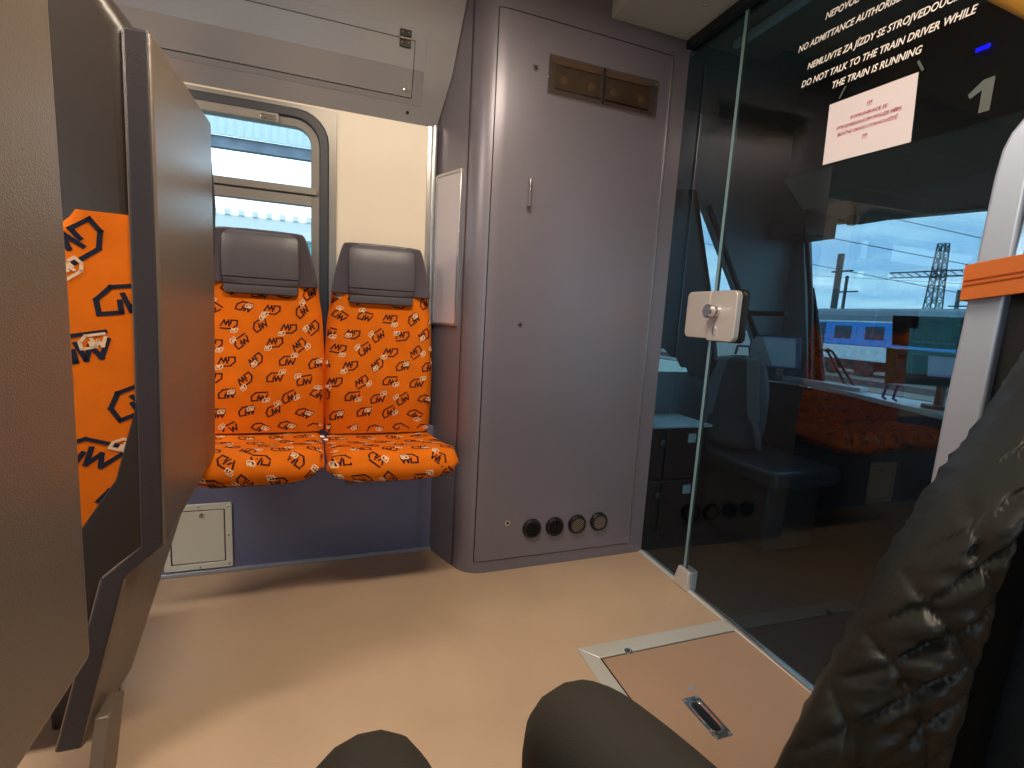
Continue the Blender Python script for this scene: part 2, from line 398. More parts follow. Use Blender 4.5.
# access box in the lower wall
ab = thing('access_box', 'pale grey-green metal access box with lock low on the blue wall', 'access box', (-.57, YB, .02))
bm = N(); P = lambda w_, h_, r, yy: [Vector((-.565+a, yy, .168+b)) for a, b in rrect(w_, h_, r, 3)]
ringframe(bm, P(.25, .285, .006, YB-.008), P(.20, .235, .004, YB-.008), (0, .01, 0)); obj('frame', bm, M_boxpaint, ab, bevel=.001)
bm = N(); prism(bm, P(.202, .237, .003, YB-.001), (0, .003, 0)); obj('gap', bm, M_dark, ab)
bm = N(); prism(bm, P(.19, .225, .003, YB-.006), (0, .005, 0)); dr = obj('door', bm, M_boxpaint, ab, bevel=.001)
bm = N(); lathe(bm, (-.55, YB-.006, .262), (0, -1, 0), [(0, .011), (.004, .010), (.005, .006)], 16); obj('lock', bm, M_chrome, ab)
for x, z in ((-.452, .295), (-.452, .168), (-.452, .04), (-.56, .034), (-.56, .3)):
    bm = N(); lathe(bm, (x, YB-.008, z), (0, -1, 0), [(0, .005), (.002, .004)], 10); obj('screw', bm, M_chrome, ab)
# ---------------------------------------------------------------- locker column
lk = thing('locker_column', 'tall mauve-grey metal cabinet column with rounded corner between seats and glass door', 'cabinet', (.9, 2.1, 0))
foot = [(.385, YW+.0), (.425, 2.15), (.462, 2.06), (.475, 2.03)]
for k in range(9):
    t = k/8; a = math.pi+t*math.pi/2
    foot.append((.60+.122*math.cos(a), 2.045+.112*math.sin(a)))
foot += [(1.0, 1.937), (1.44, 1.945)]
poly = foot+[(1.44, 2.33), (.385, 2.33)]
bm = N(); prism(bm, [Vector((x, y, 0.001)) for x, y in poly], (0, 0, ZC-.001)); obj('body', bm, M_locker, lk, smooth=True, angle=40)
# skirting of the column
def offs(pts, d):
    out = []
    for i, p in enumerate(pts):
        a = Vector(pts[max(i-1, 0)]); b = Vector(pts[min(i+1, len(pts)-1)]); t = (b-a).normalized(); out.append((p[0]+t.y*d, p[1]-t.x*d))
    return out
def shell(bm, pts, d0, d1, z0, z1, mi=0):
    a = offs(pts, d0); b = offs(pts, d1)
    prism(bm, [Vector((x, y, z0)) for x, y in b+a[::-1]], (0, 0, z1-z0), mi)
doorpts = []
for k in range(6, 9):
    t = k/8; a = math.pi+t*math.pi/2; doorpts.append((.60+.122*math.cos(a), 2.045+.112*math.sin(a)))
doorpts += [(1.0, 1.937), (1.355, 1.9435)]
bm = N(); shell(bm, doorpts, 0, .0012, .055, 2.318); obj('seam', bm, M_dark, lk)
dp = doorpts[:]; dp[0] = (dp[0][0]+.004, dp[0][1]-.003); dp[-1] = (1.351, 1.9434)
bm = N(); shell(bm, dp, 0, .004, .059, 2.312); door = obj('door', bm, M_locker, lk, smooth=True, angle=40)
bm = N(); box(bm, (1.351, 1.936, .06), (1.356, 1.94, 2.312)); obj('edge_strip', bm, M_alu, door)
bm = N(); tube(bm, [(.711, 1.94, 1.70), (.711, 1.905, 1.70), (.711, 1.905, 1.60), (.711, 1.94, 1.60)], .006, 10); obj('handle', bm, M_chrome, door, bevel=.002, smooth=True)
for x, z in ((.713, 2.13), (.707, 1.116), (.704, .229)):
    bm = N(); lathe(bm, (x, 1.935, z), (0, -1, 0), [(0, .015), (.004, .0145), (.006, .012)], 20, 0); lathe(bm, (x, 1.929, z), (0, -1, 0), [(0, .008), (.0012, .008)], 4, 1)
    obj('lock', bm, [M_chrome, M_dark], door)
for i, (x, z) in enumerate(((.823, .192), (.938, .19), (1.055, .19), (1.172, .192))):
    bm = N(); y = 1.934+i*.0005
    lathe(bm, (x, y, z), (0, -1, 0), [(0, .046), (.012, .045), (.018, .041), (.018, .033), (.008, .032)], 28, 0)
    v = obj('vent', bm, M_black, door, smooth=True)
    bm = N(); ang = (0.12, 1.5, .62, .3)[i]
    for k in range(-4, 5):
        hw = math.sqrt(max(0, .033**2-(k*.0072)**2))
        if hw < .005: continue
        box(bm, (x-hw, y-.016, z+k*.0072-.0014), (x+hw, y-.009, z+k*.0072+.0014), 0, Matrix.Rotation(ang, 3, 'Y'), Vector((x, y, z)))
    obj('slats', bm, M_black if i < 2 else mat('vent_slat_%d' % i, '8A7A6C', .5), v)
bm = N(); box(bm, (.765, 1.921, 2.045), (1.28, 1.924, 2.19)); pl_ = obj('sign_cover', bm, M_plex, door, bevel=.001); tag(pl_, 'clear brownish plastic cover with an old notice behind')
bm = N(); pm = mat('old_notice', '5E544C', .7, var=.25, vscale=30)
for x0_, x1_ in ((.80, 1.0), (1.03, 1.24)):
    box(bm, (x0_, 1.926, 2.07), (x1_, 1.927, 2.155), 0)
    for cx in (x0_+.035, x1_-.04): lathe(bm, (cx, 1.926, 2.105), (0, -1, 0), [(0, .016), (.0006, .016)], 20, 1)
    box(bm, (x0_-.005, 1.926, 2.16), (x1_, 1.927, 2.18), 1)
obj('old_notice', bm, [pm, mat('old_notice_light', '82766A', .6)], pl_)
bm = N(); box(bm, (1.010, 1.919, 2.048), (1.020, 1.921, 2.187)); obj('cover_strip', bm, M_dark, pl_)
for x, z in ((.775, 2.06), (.775, 2.12), (1.015, 2.178), (1.015, 2.055), (1.272, 2.175), (1.272, 2.115), (1.272, 2.055)):
    bm = N(); lathe(bm, (x, 1.921, z), (0, -1, 0), [(0, .004), (.002, .003)], 8); obj('screw', bm, M_chrome, pl_)
# notice frame on the column's side
fa = Vector((.395, 2.228)); fb = Vector((.470, 2.055)); dvec = (fb-fa).normalized(); nv = Vector((-dvec.y, dvec.x))
if nv.y > 0 and nv.x > 0: nv = -nv
if nv.x > 0: nv = -nv
nf = thing('notice_frame', 'thin aluminium frame with pale lilac glossy sheet on the column side', 'frame', (.42, 2.13, 1.08))
def fp(s, z, o): p = fa+dvec*s+nv*o; return Vector((p.x, p.y, z))
Lf = (fb-fa).length
bm = N(); out = [fp(.0, 1.095, .016), fp(Lf, 1.095, .016), fp(Lf, 1.745, .016), fp(.0, 1.745, .016)]; i_ = .011
inn = [fp(i_, 1.095+i_, .016), fp(Lf-i_, 1.095+i_, .016), fp(Lf-i_, 1.745-i_, .016), fp(i_, 1.745-i_, .016)]
ringframe(bm, out, inn, -Vector((nv.x, nv.y, 0))*.014); obj('frame', bm, M_alu, nf, bevel=.002)
bm = N(); prism(bm, [fp(i_-.002, 1.095+i_, .012), fp(Lf-i_+.002, 1.095+i_, .012), fp(Lf-i_+.002, 1.745-i_, .012), fp(i_-.002, 1.745-i_, .012)], -Vector((nv.x, nv.y, 0))*.008); obj('sheet', bm, M_frost, nf)
# ---------------------------------------------------------------- flip seats on the far wall
def wall_seat(cx, label, group, seed, sh=0.):
    T = thing('wall_seat', label, 'seat', (cx, YB-.03, 0), group)
    yb = YB-.03; hw = .206
    # backrest shell
    bm = N()
    out = [(-.19, .60), (-.205, .8), (-.203, 1.0), (-.195, 1.2), (-.15, 1.41), (.15, 1.41), (.195, 1.2), (.203, 1.0), (.205, .8), (.19, .60)]
    prism(bm, [Vector((cx+x, yb-.008, z)) for x, z in out], (0, .03, 0)); obj('back_shell', bm, M_shell, T, bevel=.006)
    # back cushion
    def S(a, b):
        u = (a/.42)*2-1; v = b/.64; z = .615+b
        wd = .213+.015*math.cos((v-.3)*3)-.012*max(0, v-.75)*4
        ed = sup(u, 5)
        topf = min(1, (1-v)/.04+.15) if v > .96 else 1
        th = (.045+.018*math.exp(-((v-.3)/.22)**2))*ed*topf
        return Vector((cx+u*wd, yb-.008-th-.004*0, z))
    bm = cushion(S, .42, .64, 22, 26, logo=.062, pitch=(.098, .068), seed=seed); obj('back_cushion', bm, [M_orange, M_logo_d, M_logo_w], T, smooth=True, angle=60)
    # headrest wings
    bm = N(); nx = 16
    rows = []
    for j in range(7):
        z = 1.205+(1.415-1.205)*j/6; hwz = .200-.048*(j/6)**1.3; row = []
        for i in range(nx+1):
            u = i/nx*2-1; f = max(0, (abs(u)-.62)/.38)
            row.append(bm.verts.new((cx+u*hwz, yb-.052-.035*f-.0*j, z-(.012 if j == 0 and abs(u) < .6 else 0)-(.010*abs(u)**4 if j == 6 else 0))))
        rows.append(row)
    back = [[bm.verts.new((v.co.x*1.0, yb+.012, v.co.z)) for v in r] for r in rows]
    for j in range(6):
        for i in range(nx):
            bm.faces.new((rows[j][i], rows[j][i+1], rows[j+1][i+1], rows[j+1][i])); bm.faces.new((back[j][i], back[j+1][i], back[j+1][i+1], back[j][i+1]))
    for i in range(nx):
        bm.faces.new((rows[0][i], back[0][i], back[0][i+1], rows[0][i+1])); bm.faces.new((rows[6][i], rows[6][i+1], back[6][i+1], back[6][i]))
    for j in range(6):
        bm.faces.new((rows[j][0], rows[j+1][0], back[j+1][0], back[j][0])); bm.faces.new((rows[j][nx], back[j][nx], back[j+1][nx], rows[j+1][nx]))
    hs = obj('headrest', bm, M_shell, T, bevel=.006, seg=3, smooth=True, angle=28)
    # padded front
    bm = N(); zs = [1.168, 1.172, 1.19, 1.2, 1.203, 1.206, 1.225, 1.229, 1.232, 1.26, 1.33, 1.385, 1.402, 1.405]
    dp_ = [.055, .074, .078, .077, .071, .077, .08, .073, .08, .083, .082, .074, .064, .05]
    hwp = [.128, .131, .132, .133, .133, .133, .135, .135, .136, .137, .136, .134, .133, .132]
    us = [-1, -.97, -.85, -.5, 0, .5, .85, .97, 1]; fe = [0, .8, .99, 1, 1, 1, .99, .8, 0]
    g = [[bm.verts.new((cx+u*h2, yb-.045-(d-.045)*f, z)) for u, f in zip(us, fe)] for z, d, h2 in zip(zs, dp_, hwp)]
    for a, b in zip(g, g[1:]):
        for i in range(len(us)-1): bm.faces.new((a[i], a[i+1], b[i+1], b[i]))
    lp = g[0]+[r[-1] for r in g[1:]]+g[-1][-2::-1]+[r[0] for r in g[-2:0:-1]]; bm.faces.new(lp)
    obj('headrest_pad', bm, M_leather, hs, smooth=True, angle=50)
    # seat cushion
    path = [(-.01, .615), (.06, .602), (.14, .600), (.22, .607), (.30, .618), (.36, .618), (.395, .600), (.415, .570), (.412, .535), (.39, .512), (.34, .500), (.2, .50), (.05, .505)]
    wid = [.215, .222, .228, .232, .236, .238, .238, .236, .222, .195, .165, .15, .15]
    cum = [0]
    for p, q in zip(path, path[1:]): cum.append(cum[-1]+math.hypot(q[0]-p[0], q[1]-p[1]))
    Lp = cum[-1]
    def interp(s):
        s = min(max(s, 0), Lp-1e-6)
        k = max(i for i in range(len(cum)) if cum[i] <= s); k = min(k, len(cum)-2); t = (s-cum[k])/(cum[k+1]-cum[k])
        tt = t
        return (path[k][0]+(path[k+1][0]-path[k][0])*tt, path[k][1]+(path[k+1][1]-path[k][1])*tt, wid[k]+(wid[k+1]-wid[k])*tt)
    def S2(a, b):
        u = (a/.46)*2-1; d, z, wd = interp(b)
        k = 1-sup(u, 4.5)    # roll the side edges towards the middle of the pad
        zc, dc = .555, min(d, .33)
        lift = .012*u*u*(1 if z > .59 else 0)
        return Vector((cx+sh*min(1, d/.3)+u*wd*(1+sh), yb-(d+(dc-d)*k*.6)-0.0, z+(zc-z)*k+lift))
    bm = cushion(S2, .46, Lp, 26, 44, logo=.070, pitch=(.108, .078), seed=seed+5)
    obj('seat_cushion', bm, [M_orange, M_logo_d, M_logo_w], T, smooth=True, angle=70)
    bm = N(); box(bm, (cx-.14, yb-.33, .485), (cx+.14, yb+.03, .506)); box(bm, (cx-.2, yb-.05, .5), (cx+.2, yb+.02, .6))
    obj('seat_pan', bm, M_shell, T, bevel=.006)
    for s in (-1, 1):
        bm = N(); tube(bm, [(cx+s*.212, yb-.04, .585), (cx+s*.228, yb-.04, .585)], .012, 12); obj('hinge', bm, M_alu, T)
    return T
wall_seat(.152, 'orange logo-patterned wall seat with grey headrest, right beside the column', 'wall seats', 3, .040)
wall_seat(-.300, 'orange logo-patterned wall seat partly in front of the window, beside the dark shell seats', 'wall seats', 9)
s3 = wall_seat(-1.36, 'orange wall seat hidden behind the shell seats, under the window', 'wall seats', 15)
bpy.data.objects['wall_seat.001'].location.z = .012
c = copy_tree(s3); c.location.x = -1.82; c['label'] = 'orange wall seat farthest to the left under the window'
c = copy_tree(s3); c.location = (.25, -.76, -.10); c.rotation_euler.z = math.pi; c['label'] = 'orange wall seat under the seated person'; c['group'] = 'seats on the near wall'
# ---------------------------------------------------------------- big shell seats on the left
def shell_seat(nearp, farp, label, seed, logo_s=.13):
    T = thing('train_seat', label, 'seat', (-.62, (nearp[2][1]+farp[2][1])/2, 0), 'seats facing away on the left')
    n_ = len(nearp); K = 10
    # rear shell: a bent panel seen from behind
    bm = N(); th = .055
    def row(off):
        R = []
        for i in range(n_):
            a = Vector(nearp[i]); b = Vector(farp[i]); R.append([bm.verts.new(a.lerp(b, k/K)+Vector((-off+.010*0, 0, 0))) for k in range(K+1)])
        return R
    F = row(0); Bk = row(th)
    for i in range(n_-1):
        for k in range(K):
            bm.faces.new((F[i][k], F[i][k+1], F[i+1][k+1], F[i+1][k])); bm.faces.new((Bk[i][k], Bk[i+1][k], Bk[i+1][k+1], Bk[i][k+1]))
    for i in range(n_-1):
        bm.faces.new((F[i][0], F[i+1][0], Bk[i+1][0], Bk[i][0])).material_index = 1; bm.faces.new((F[i][K], Bk[i][K], Bk[i+1][K], F[i+1][K]))
    for k in range(K):
        bm.faces.new((F[0][k], Bk[0][k], Bk[0][k+1], F[0][k+1])); bm.faces.new((F[-1][k], F[-1][k+1], Bk[-1][k+1], Bk[-1][k]))
    obj('rear_shell', bm, [M_shellb, M_shelle], T, bevel=.008, seg=3, smooth=True, angle=30)
    y0 = nearp[1][1]; y1 = farp[1][1]; ztop = nearp[0][2]
    # side panels (dark), narrow beside the headrest and widening towards the pan
    sp = [(-.452, .95), (-.462, .88), (-.506, .716), (-.579, .60), (-.70, .50), (-.95, .40), (-.95, .30), (-.60, .28), (-.548, .46), (-.462, .545)]
    for y in (y0-.0, y1-.12):
        bm = N(); prism(bm, [Vector((x, y, z)) for x, z in sp], (0, .03, 0)); obj('side_panel', bm, M_shelld, T, bevel=.008, seg=3)
    # headrest block
    hp = [(-.44, 1.33), (-.44, 1.80), (-.50, 1.90), (-.58, 1.92), (-.65, 1.86), (-.68, 1.70), (-.67, 1.50), (-.64, 1.37), (-.60, 1.33)]
    hp = [(x, z-1.9+ztop+.10) for x, z in hp]
    bm = N(); prism(bm, [Vector((x, y0+.006, z)) for x, z in hp], (0, y1-y0-.03, 0)); obj('headrest', bm, mat('headrest_leather_%d' % seed, '3B332F', .38, bump=.25, bscale=45, bdist=.004), T, bevel=.03, seg=5, smooth=True)
    # back cushion with bulging side
    zt = ztop-.39
    path = [(-.485, zt), (-.50, zt-.04), (-.50, zt-.5), (-.52, zt-.60), (-.58, zt-.72), (-.66, zt-.82)]
    def S(a, b):
        # a runs round the cushion from its near side face over the front to the far side, b runs downwards
        v = b/.86; z = zt-b*.94; xb = -.47-.03*min(1, v/.1)-.20*max(0, v-.60)**1.3*2.2
        tk = .135+.02*math.sin(v*3.1)
        if v < .05: tk *= .8+4*v
        yc0, yc1 = y0+.012, y1-.012
        xb = min(xb+.012, -.457)
        per = [(-.44, y0+.006), (min(xb-.02, -.47), yc0-.010), (xb-.09, yc0-.018), (xb-tk+.02, yc0-.004), (xb-tk, yc0+.03), (xb-tk-.005, (yc0+yc1)/2), (xb-tk, yc1-.03), (xb-tk+.02, yc1), (xb-.02, yc1), (xb, yc1-.03)]
        cs = [0]
        for p, q in zip(per, per[1:]): cs.append(cs[-1]+math.dist(p, q))
        s = min(max(a/.72, 0), 1)*cs[-1]; k = 0
        while k < len(per)-2 and cs[k+1] < s: k += 1
        t = (s-cs[k])/(cs[k+1]-cs[k]); return Vector((per[k][0]+(per[k+1][0]-per[k][0])*t, per[k][1]+(per[k+1][1]-per[k][1])*t, z))
    bm = cushion(lambda a, b: S(.72-a, .86-b), .72, .86, 40, 24, logo=logo_s*.88, pitch=(.155, .125), seed=seed); obj('back_cushion', bm, [M_orange, M_logo_n, M_logo_w], T, smooth=True, angle=60)
    bm = N(); box(bm, (-1.12, y0+.01, .42), (-.68, y1-.08, .54)); obj('seat_cushion', bm, M_orange, T, bevel=.04, seg=4, smooth=True)
    bm = N(); box(bm, (-1.06, y0+.02, .36), (-.62, y1-.09, .42)); obj('seat_pan', bm, M_shelld, T, bevel=.01)
    bm = N(); yl = (y0+y1)/2-.08
    prism(bm, [Vector((-.50, yl-.10, 0)), Vector((-.50, yl+.0, 0)), Vector((-.535, yl+.11, .20)), Vector((-.60, yl+.11, .40)), Vector((-.60, yl-.10, .40)), Vector((-.52, yl-.1, .2))], (-.06, 0, 0)) if False else box(bm, (-.72, yl-.05, 0), (-.60, yl+.05, .37))
    obj('leg', bm, M_shelld, T, bevel=.008)
    return T
nB = [(-.395, 1.33, 1.716), (-.401, 1.33, 1.15), (-.413, 1.33, .543), (-.492, 1.32, .474), (-.566, 1.24, .10)]
fB = [(-.389, 1.81, 1.69), (-.393, 1.81, 1.15), (-.405, 1.81, .640), (-.492, 1.76, .462), (-.560, 1.50, .10)]
shell_seat(nB, fB, 'orange seat with brown-grey back shell standing near the wall seats by the window', 21)
dy = -.873
nA = [(-.40, .46, 1.716), (-.402, .46, 1.15), (-.405, .46, .495), (-.492, .47, .44), (-.56, .55, .10)]
fA = [(-.399, .94, 1.716), (-.400, .94, 1.15), (-.405, .938, .535), (-.492, .88, .44), (-.56, .75, .10)]
shell_seat(nA, fA, 'seat with plain taupe back shell closest to the camera at the left edge', 33)
# pale pedestal foot behind seat B and grab handle
bm = N(); prism(bm, [Vector((-.52, 1.20, .001)), Vector((-.52, 1.283, .001)), Vector((-.52, 1.35, .155)), Vector((-.52, 1.262, .155))], (-.03, 0, 0))
tag(obj('seat_pedestal', bm, M_shellb, None, bevel=.003), 'brown-grey pedestal foot under the back shell of the seat near the wall', 'pedestal')
bm = N(); tube(bm, [(-.43, 1.80, 1.60), (-.405, 1.835, 1.58), (-.40, 1.845, 1.45), (-.405, 1.835, 1.30), (-.43, 1.80, 1.28)], .009, 10)
gh = obj('grab_handle', bm, M_rubber, bpy.data.objects['train_seat'], smooth=True)
# ---------------------------------------------------------------- floor hatch
hc = thing('floor_hatch', 'floor hatch with brushed aluminium frame and recessed handle beside the glass door', 'hatch', (1.1, 1.0, 0))
oT = 1.366; iT = 1.300; oL = .784; iL = .840
bm = N()
prism(bm, [Vector((oL, oT, 0)), Vector((XG-.012, oT, 0)), Vector((XG-.012, iT, 0)), Vector((iL, iT, 0))], (0, 0, .006))
prism(bm, [Vector((oL, oT, 0)), Vector((iL, iT, 0)), Vector((iL, .62, 0)), Vector((oL, .56, 0))], (0, 0, .006))
prism(bm, [Vector((oL, .56, 0)), Vector((iL, .62, 0)), Vector((XG-.012, .62, 0)), Vector((XG-.012, .56, 0))], (0, 0, .006))
obj('frame', bm, mat('hatch_frame_metal', 'C9C6BE', .4, .3), hc, bevel=.003)
bm = N(); box(bm, (iL, .62, .0), (XG-.012, iT, .0022)); obj('seam', bm, M_dark, hc)
bm = N(); box(bm, (iL+.006, .626, .001), (XG-.012, iT-.006, .0045)); obj('lid', bm, M_hatchfloor, hc)
bm = N(); lathe(bm, (.955, iT+.004, .005), (0, 0, 1), [(0, .015), (.003, .014), (.004, .010)], 20); lathe(bm, (.955, iT+.004, .009), (0, 0, 1), [(0, .006), (.0005, .006)], 6, 1); obj('screw', bm, [M_chrome, M_dark], hc)
hp_ = N(); H0 = Vector(at(705, 717, 2, 0)); ex = (at(689, 700, 2, 0)-at(716, 735, 2, 0)).normalized()
ex = Vector((0, 1, 0)); ey = Vector((1, 0, 0))
HC = Vector((1.025, .995, .0045)); wH, lH = .062, .150
R_ = lambda w_, l_, r, z, dx=0: [HC+ey*(a+dx)+ex*b+Vector((0, 0, z)) for a, b in rrect(w_, l_, r, 4)]
ringframe(hp_, R_(wH, lH, .004, 0), R_(.030, .105, .0145, 0), (0, 0, .0025)); obj('handle_plate', hp_, M_chrome, hc, bevel=.001)
bm = N(); prism(bm, R_(.031, .106, .0145, .0002), (0, 0, .0006)); obj('handle_recess', bm, M_black, hc)
bm = N(); lo = R_(.040, .115, .0185, .003); tube(bm, lo+[lo[0]], .003, 8); obj('ring_handle', bm, M_chrome, hc, smooth=True)
for a in (-1, 1):
    for b in (-1, 1):
        bm = N(); lathe(bm, HC+ey*a*.024+ex*b*.068+Vector((0, 0, .0025)), (0, 0, 1), [(0, .0055), (.0015, .0045)], 12); obj('screw', bm, M_alu, hc)
bm = N(); lathe(bm, (1.06, 1.10, .0045), (0, 0, 1), [(0, .009), (.001, .009)], 16); obj('screw', bm, M_alum, hc)
# ---------------------------------------------------------------- glass partition and door
DA = math.radians(1.0)
bm = N(); box(bm, (XG-.02, -.79, 0), (XG+.02, 1.945, .006)); struct('trim_4', bm, mat('threshold_metal', 'D8DADC', .35, .25), bevel=.002)
bm = N(); box(bm, (XG-.006, 1.628, .012), (XG+.006, 1.945, 2.352)); fx = tag(obj('wall_glass', bm, M_cabglass, None, origin=(XG, 1.78, .012)), kind='structure')
bm = N(); box(bm, (XG-.006, 1.625, .012), (XG+.006, 1.629, 2.352)); obj('glass_edge', bm, M_greenb, fx)
dT = thing('glass_door', 'tinted glass cab door with white warning text and a lock plate', 'door', (XG, 1.618, 0))
def rotd(v):  # door slightly ajar about its edge at y = 1.618
    v = Vector(v); c, s = math.cos(DA), math.sin(DA); dx, dy_ = v.x-XG, v.y-1.618
    return Vector((XG+dx*c+dy_*s, 1.618-dx*s+dy_*c, v.z))
def dpart(name, bm, m, parent=None, **k):
    for v in bm.verts: v.co = rotd(v.co)
    return obj(name, bm, m, parent or dT, **k)
bm = N(); box(bm, (XG-.006, .45, .014), (XG+.006, 1.614, 2.352)); pane = dpart('pane', bm, M_cabglass)
bm = N(); box(bm, (XG-.006, 1.614, .014), (XG+.006, 1.618, 2.352)); dpart('glass_edge', bm, M_greenb)
xs = XG-.0075
def gtext(s, pxA, pxB, hgt, seed=0, m_=M_white, cut=None):
    a = at(*pxA, 0, XG); b = at(*pxB, 0, XG)
    a.x = b.x = xs
    X_ = (b-a).normalized(); B_ = basis(a, X_, (0, 0, 1))
    return text_bm(s, hgt, B_, 0, shear=.2, bold=.0018*hgt/.05, ext=.0003)
def atdoor(px, py, off=.0012):
    "measured point on the outer face of the door"
    n_ = np.array([-math.cos(DA), math.sin(DA), 0]); P0 = np.array([XG, 1.618, 0])+n_*(.006+off)
    d = RM@np.array([px-512, py-384, FP]); return Vector(CAM+(n_@(P0-CAM))/(n_@d)*d)
bm = N()
L4a, L4b = atdoor(801, 88), atdoor(975, 13); tdir = (L4b-L4a).normalized(); twid = (L4b-L4a).length
def width(s_, sz):
    b = text_bm(s_, sz, Matrix.Identity(4)); w_ = max(v.co.x for v in b.verts); b.free(); return w_
tsz = .025; ksx = twid/width('DO NOT TALK TO THE TRAIN DRIVER WHILE', tsz)
for s_, p in (('NEPOVOLANÝM VSTUP ZAKÁZÁN', (825, 20)), ('NO ADMITTANCE AUTHORISED PERSONNEL ONLY', (798, 53)), ('NEMLUVTE ZA JÍZDY SE STROJVEDOUCÍM', (807, 70)), ('DO NOT TALK TO THE TRAIN DRIVER WHILE', (801, 88)), ('THE TRAIN IS RUNNING', (831, 89))):
    o_ = atdoor(*p); merge(bm, text_bm(s_, tsz*1.12, basis(o_, tdir, (0, 0, 1)) @ Matrix.Diagonal((ksx/1.12, 1, 1, 1)), 0, shear=.22, bold=.0005, ext=.0002))
obj('lettering', bm, M_white, dT)
B_ = basis((xs, .80, 1.69), (0, -1, 0), (0, 0, 1)); bm = N(); prism(bm, [Vector((xs, .80-x, 1.69+z)) for x, z in ((0, 0), (.022, 0), (.022, .075), (0, .075), (-.028, .052), (-.022, .040), (0, .052))], (-.0004, 0, 0)); dpart('number', bm, M_grey)
# lock plates
def plate(y0, y1, z0, z1, xo, name, par, m_=M_alum, th=.022):
    bm = N(); cy, cz = (y0+y1)/2, (z0+z1)/2
    prism(bm, [Vector((XG-.006, cy+a, cz+b)) for a, b in rrect(abs(y1-y0), z1-z0, .025, 5)], (-th, 0, 0)); return bm
M_plate = mat('satin_steel', 'CCC5C2', .42, .35)
bm = N(); r = .03
def halfplate(bm, ya, yb, z0, z1, r, left, th, mi=0):
    pts = []
    y_out = ya if left else yb; sgn = 1 if left else -1
    for k in range(6):
        a = math.pi/2*k/5; pts.append(Vector((XG-.006, y_out-sgn*(r-r*math.sin(a)) if False else y_out-sgn*r*(1-math.sin(a)), z1-r*(1-math.cos(a)))))
    pts = [Vector((XG-.006, (yb if left else ya), z1))]+[Vector((XG-.006, y_out-sgn*r*(1-math.sin(math.pi/2*k/5)), z1-r*(1-math.cos(math.pi/2*k/5)))) for k in range(6)]
    pts += [Vector((XG-.006, y_out-sgn*r*(1-math.cos(math.pi/2*k/5)), z0+r*(1-math.sin(math.pi/2*k/5)))) for k in range(6)]+[Vector((XG-.006, (yb if left else ya), z0))]
    prism(bm, pts, (-th, 0, 0), mi)
bm = N(); halfplate(bm, 1.762, 1.622, 1.105, 1.298, .024, True, .020); fpz = obj('strike_plate', bm, M_plate, fx, bevel=.003)
bm = N(); halfplate(bm, 1.616, 1.468, 1.098, 1.297, .024, False, .026); lp = dpart('lock_plate', bm, M_plate, bevel=.003)
bm = N(); halfplate(bm, 1.616, 1.458, 1.094, 1.302, .024, False, -.012)
for v in bm.verts: v.co.x += .0125
dpart('lock_case', bm, M_black, bevel=.002)
bm = N(); lathe(bm, (XG-.032, 1.575, 1.215), (-1, 0, 0), [(0, .024), (.010, .024), (.012, .018), (.025, .019), (.028, .027), (.045, .027), (.049, .022)], 24); kn = dpart('knob', bm, M_chrome, smooth=True)
bm = N(); lathe(bm, (XG-.032, 1.572, 1.145), (-1, 0, 0), [(0, .011), (.004, .011), (.005, .008)], 16); box(bm, (XG-.04, 1.567, 1.125), (XG-.032, 1.577, 1.143)); dpart('key_cylinder', bm, M_chrome)
bm = N(); tube(bm, [(XG+.02, 1.50, 1.215), (XG+.06, 1.47, 1.215), (XG+.065, 1.33, 1.215)], .010, 10); dpart('lever_handle', bm, M_black, smooth=True)
# bottom patch fitting
bm = N(); y = 1.612
prism(bm, [Vector((XG-.030, y-.042, .002)), Vector((XG-.030, y+.052, .002)), Vector((XG-.016, y+.040, .085)), Vector((XG-.016, y-.030, .085))], (.055, 0, 0)); dpart('bottom_pivot', bm, M_plate, bevel=.006, seg=3)
# bottom dust seal
bm = N(); box(bm, (XG-.007, .45, .006), (XG+.007, 1.56, .016)); dpart('bottom_seal', bm, M_alu)
# paper notice
pn = thing('paper_notice', 'white paper notice with red text taped to the glass door', 'notice', (XG-.01, 1.09, 1.68))
c4 = [atdoor(*p, .002) for p in ((830, 105), (919, 72), (911, 142), (823, 165))]
bm = N(); prism(bm, c4, (-.0015, 0, 0)); obj('sheet', bm, M_paper, pn)
cx_ = sum(c4, Vector())/4; pd = ((c4[1]-c4[0])+(c4[2]-c4[3])).normalized()
for s_, dz, h_t, nm_ in (('!!!', .046, .020, 'red_lettering'), ('KOMUNIKACE SE', .024, .0138, 'red_lettering'), ('STROJVEDOUCÍM POUZE PŘES', .004, .0138, 'red_lettering'), ('BOČNÍ OKNO STANOVIŠTĚ', -.016, .0138, 'red_lettering'), ('!!!', -.044, .020, 'red_lettering')):
    bm = text_bm(s_, h_t, basis(cx_+Vector((-.003, 0, dz)), pd, (0, 0, 1)), 0, shear=.15, bold=.0, align='CENTER', ext=.0002); obj(nm_, bm, M_red, pn)
for y, z, s in ((1.165, 1.875, -1), (.948, 1.855, 1)):
    bm = N(); box(bm, (xs-.0035, y-.003, z-.012), (xs-.002, y+.003, z+.022), 0, Matrix.Rotation(-.5*s, 3, 'X'))
    for v in bm.verts: v.co = rotd(v.co)
    obj('tape', bm, M_grey, pn)
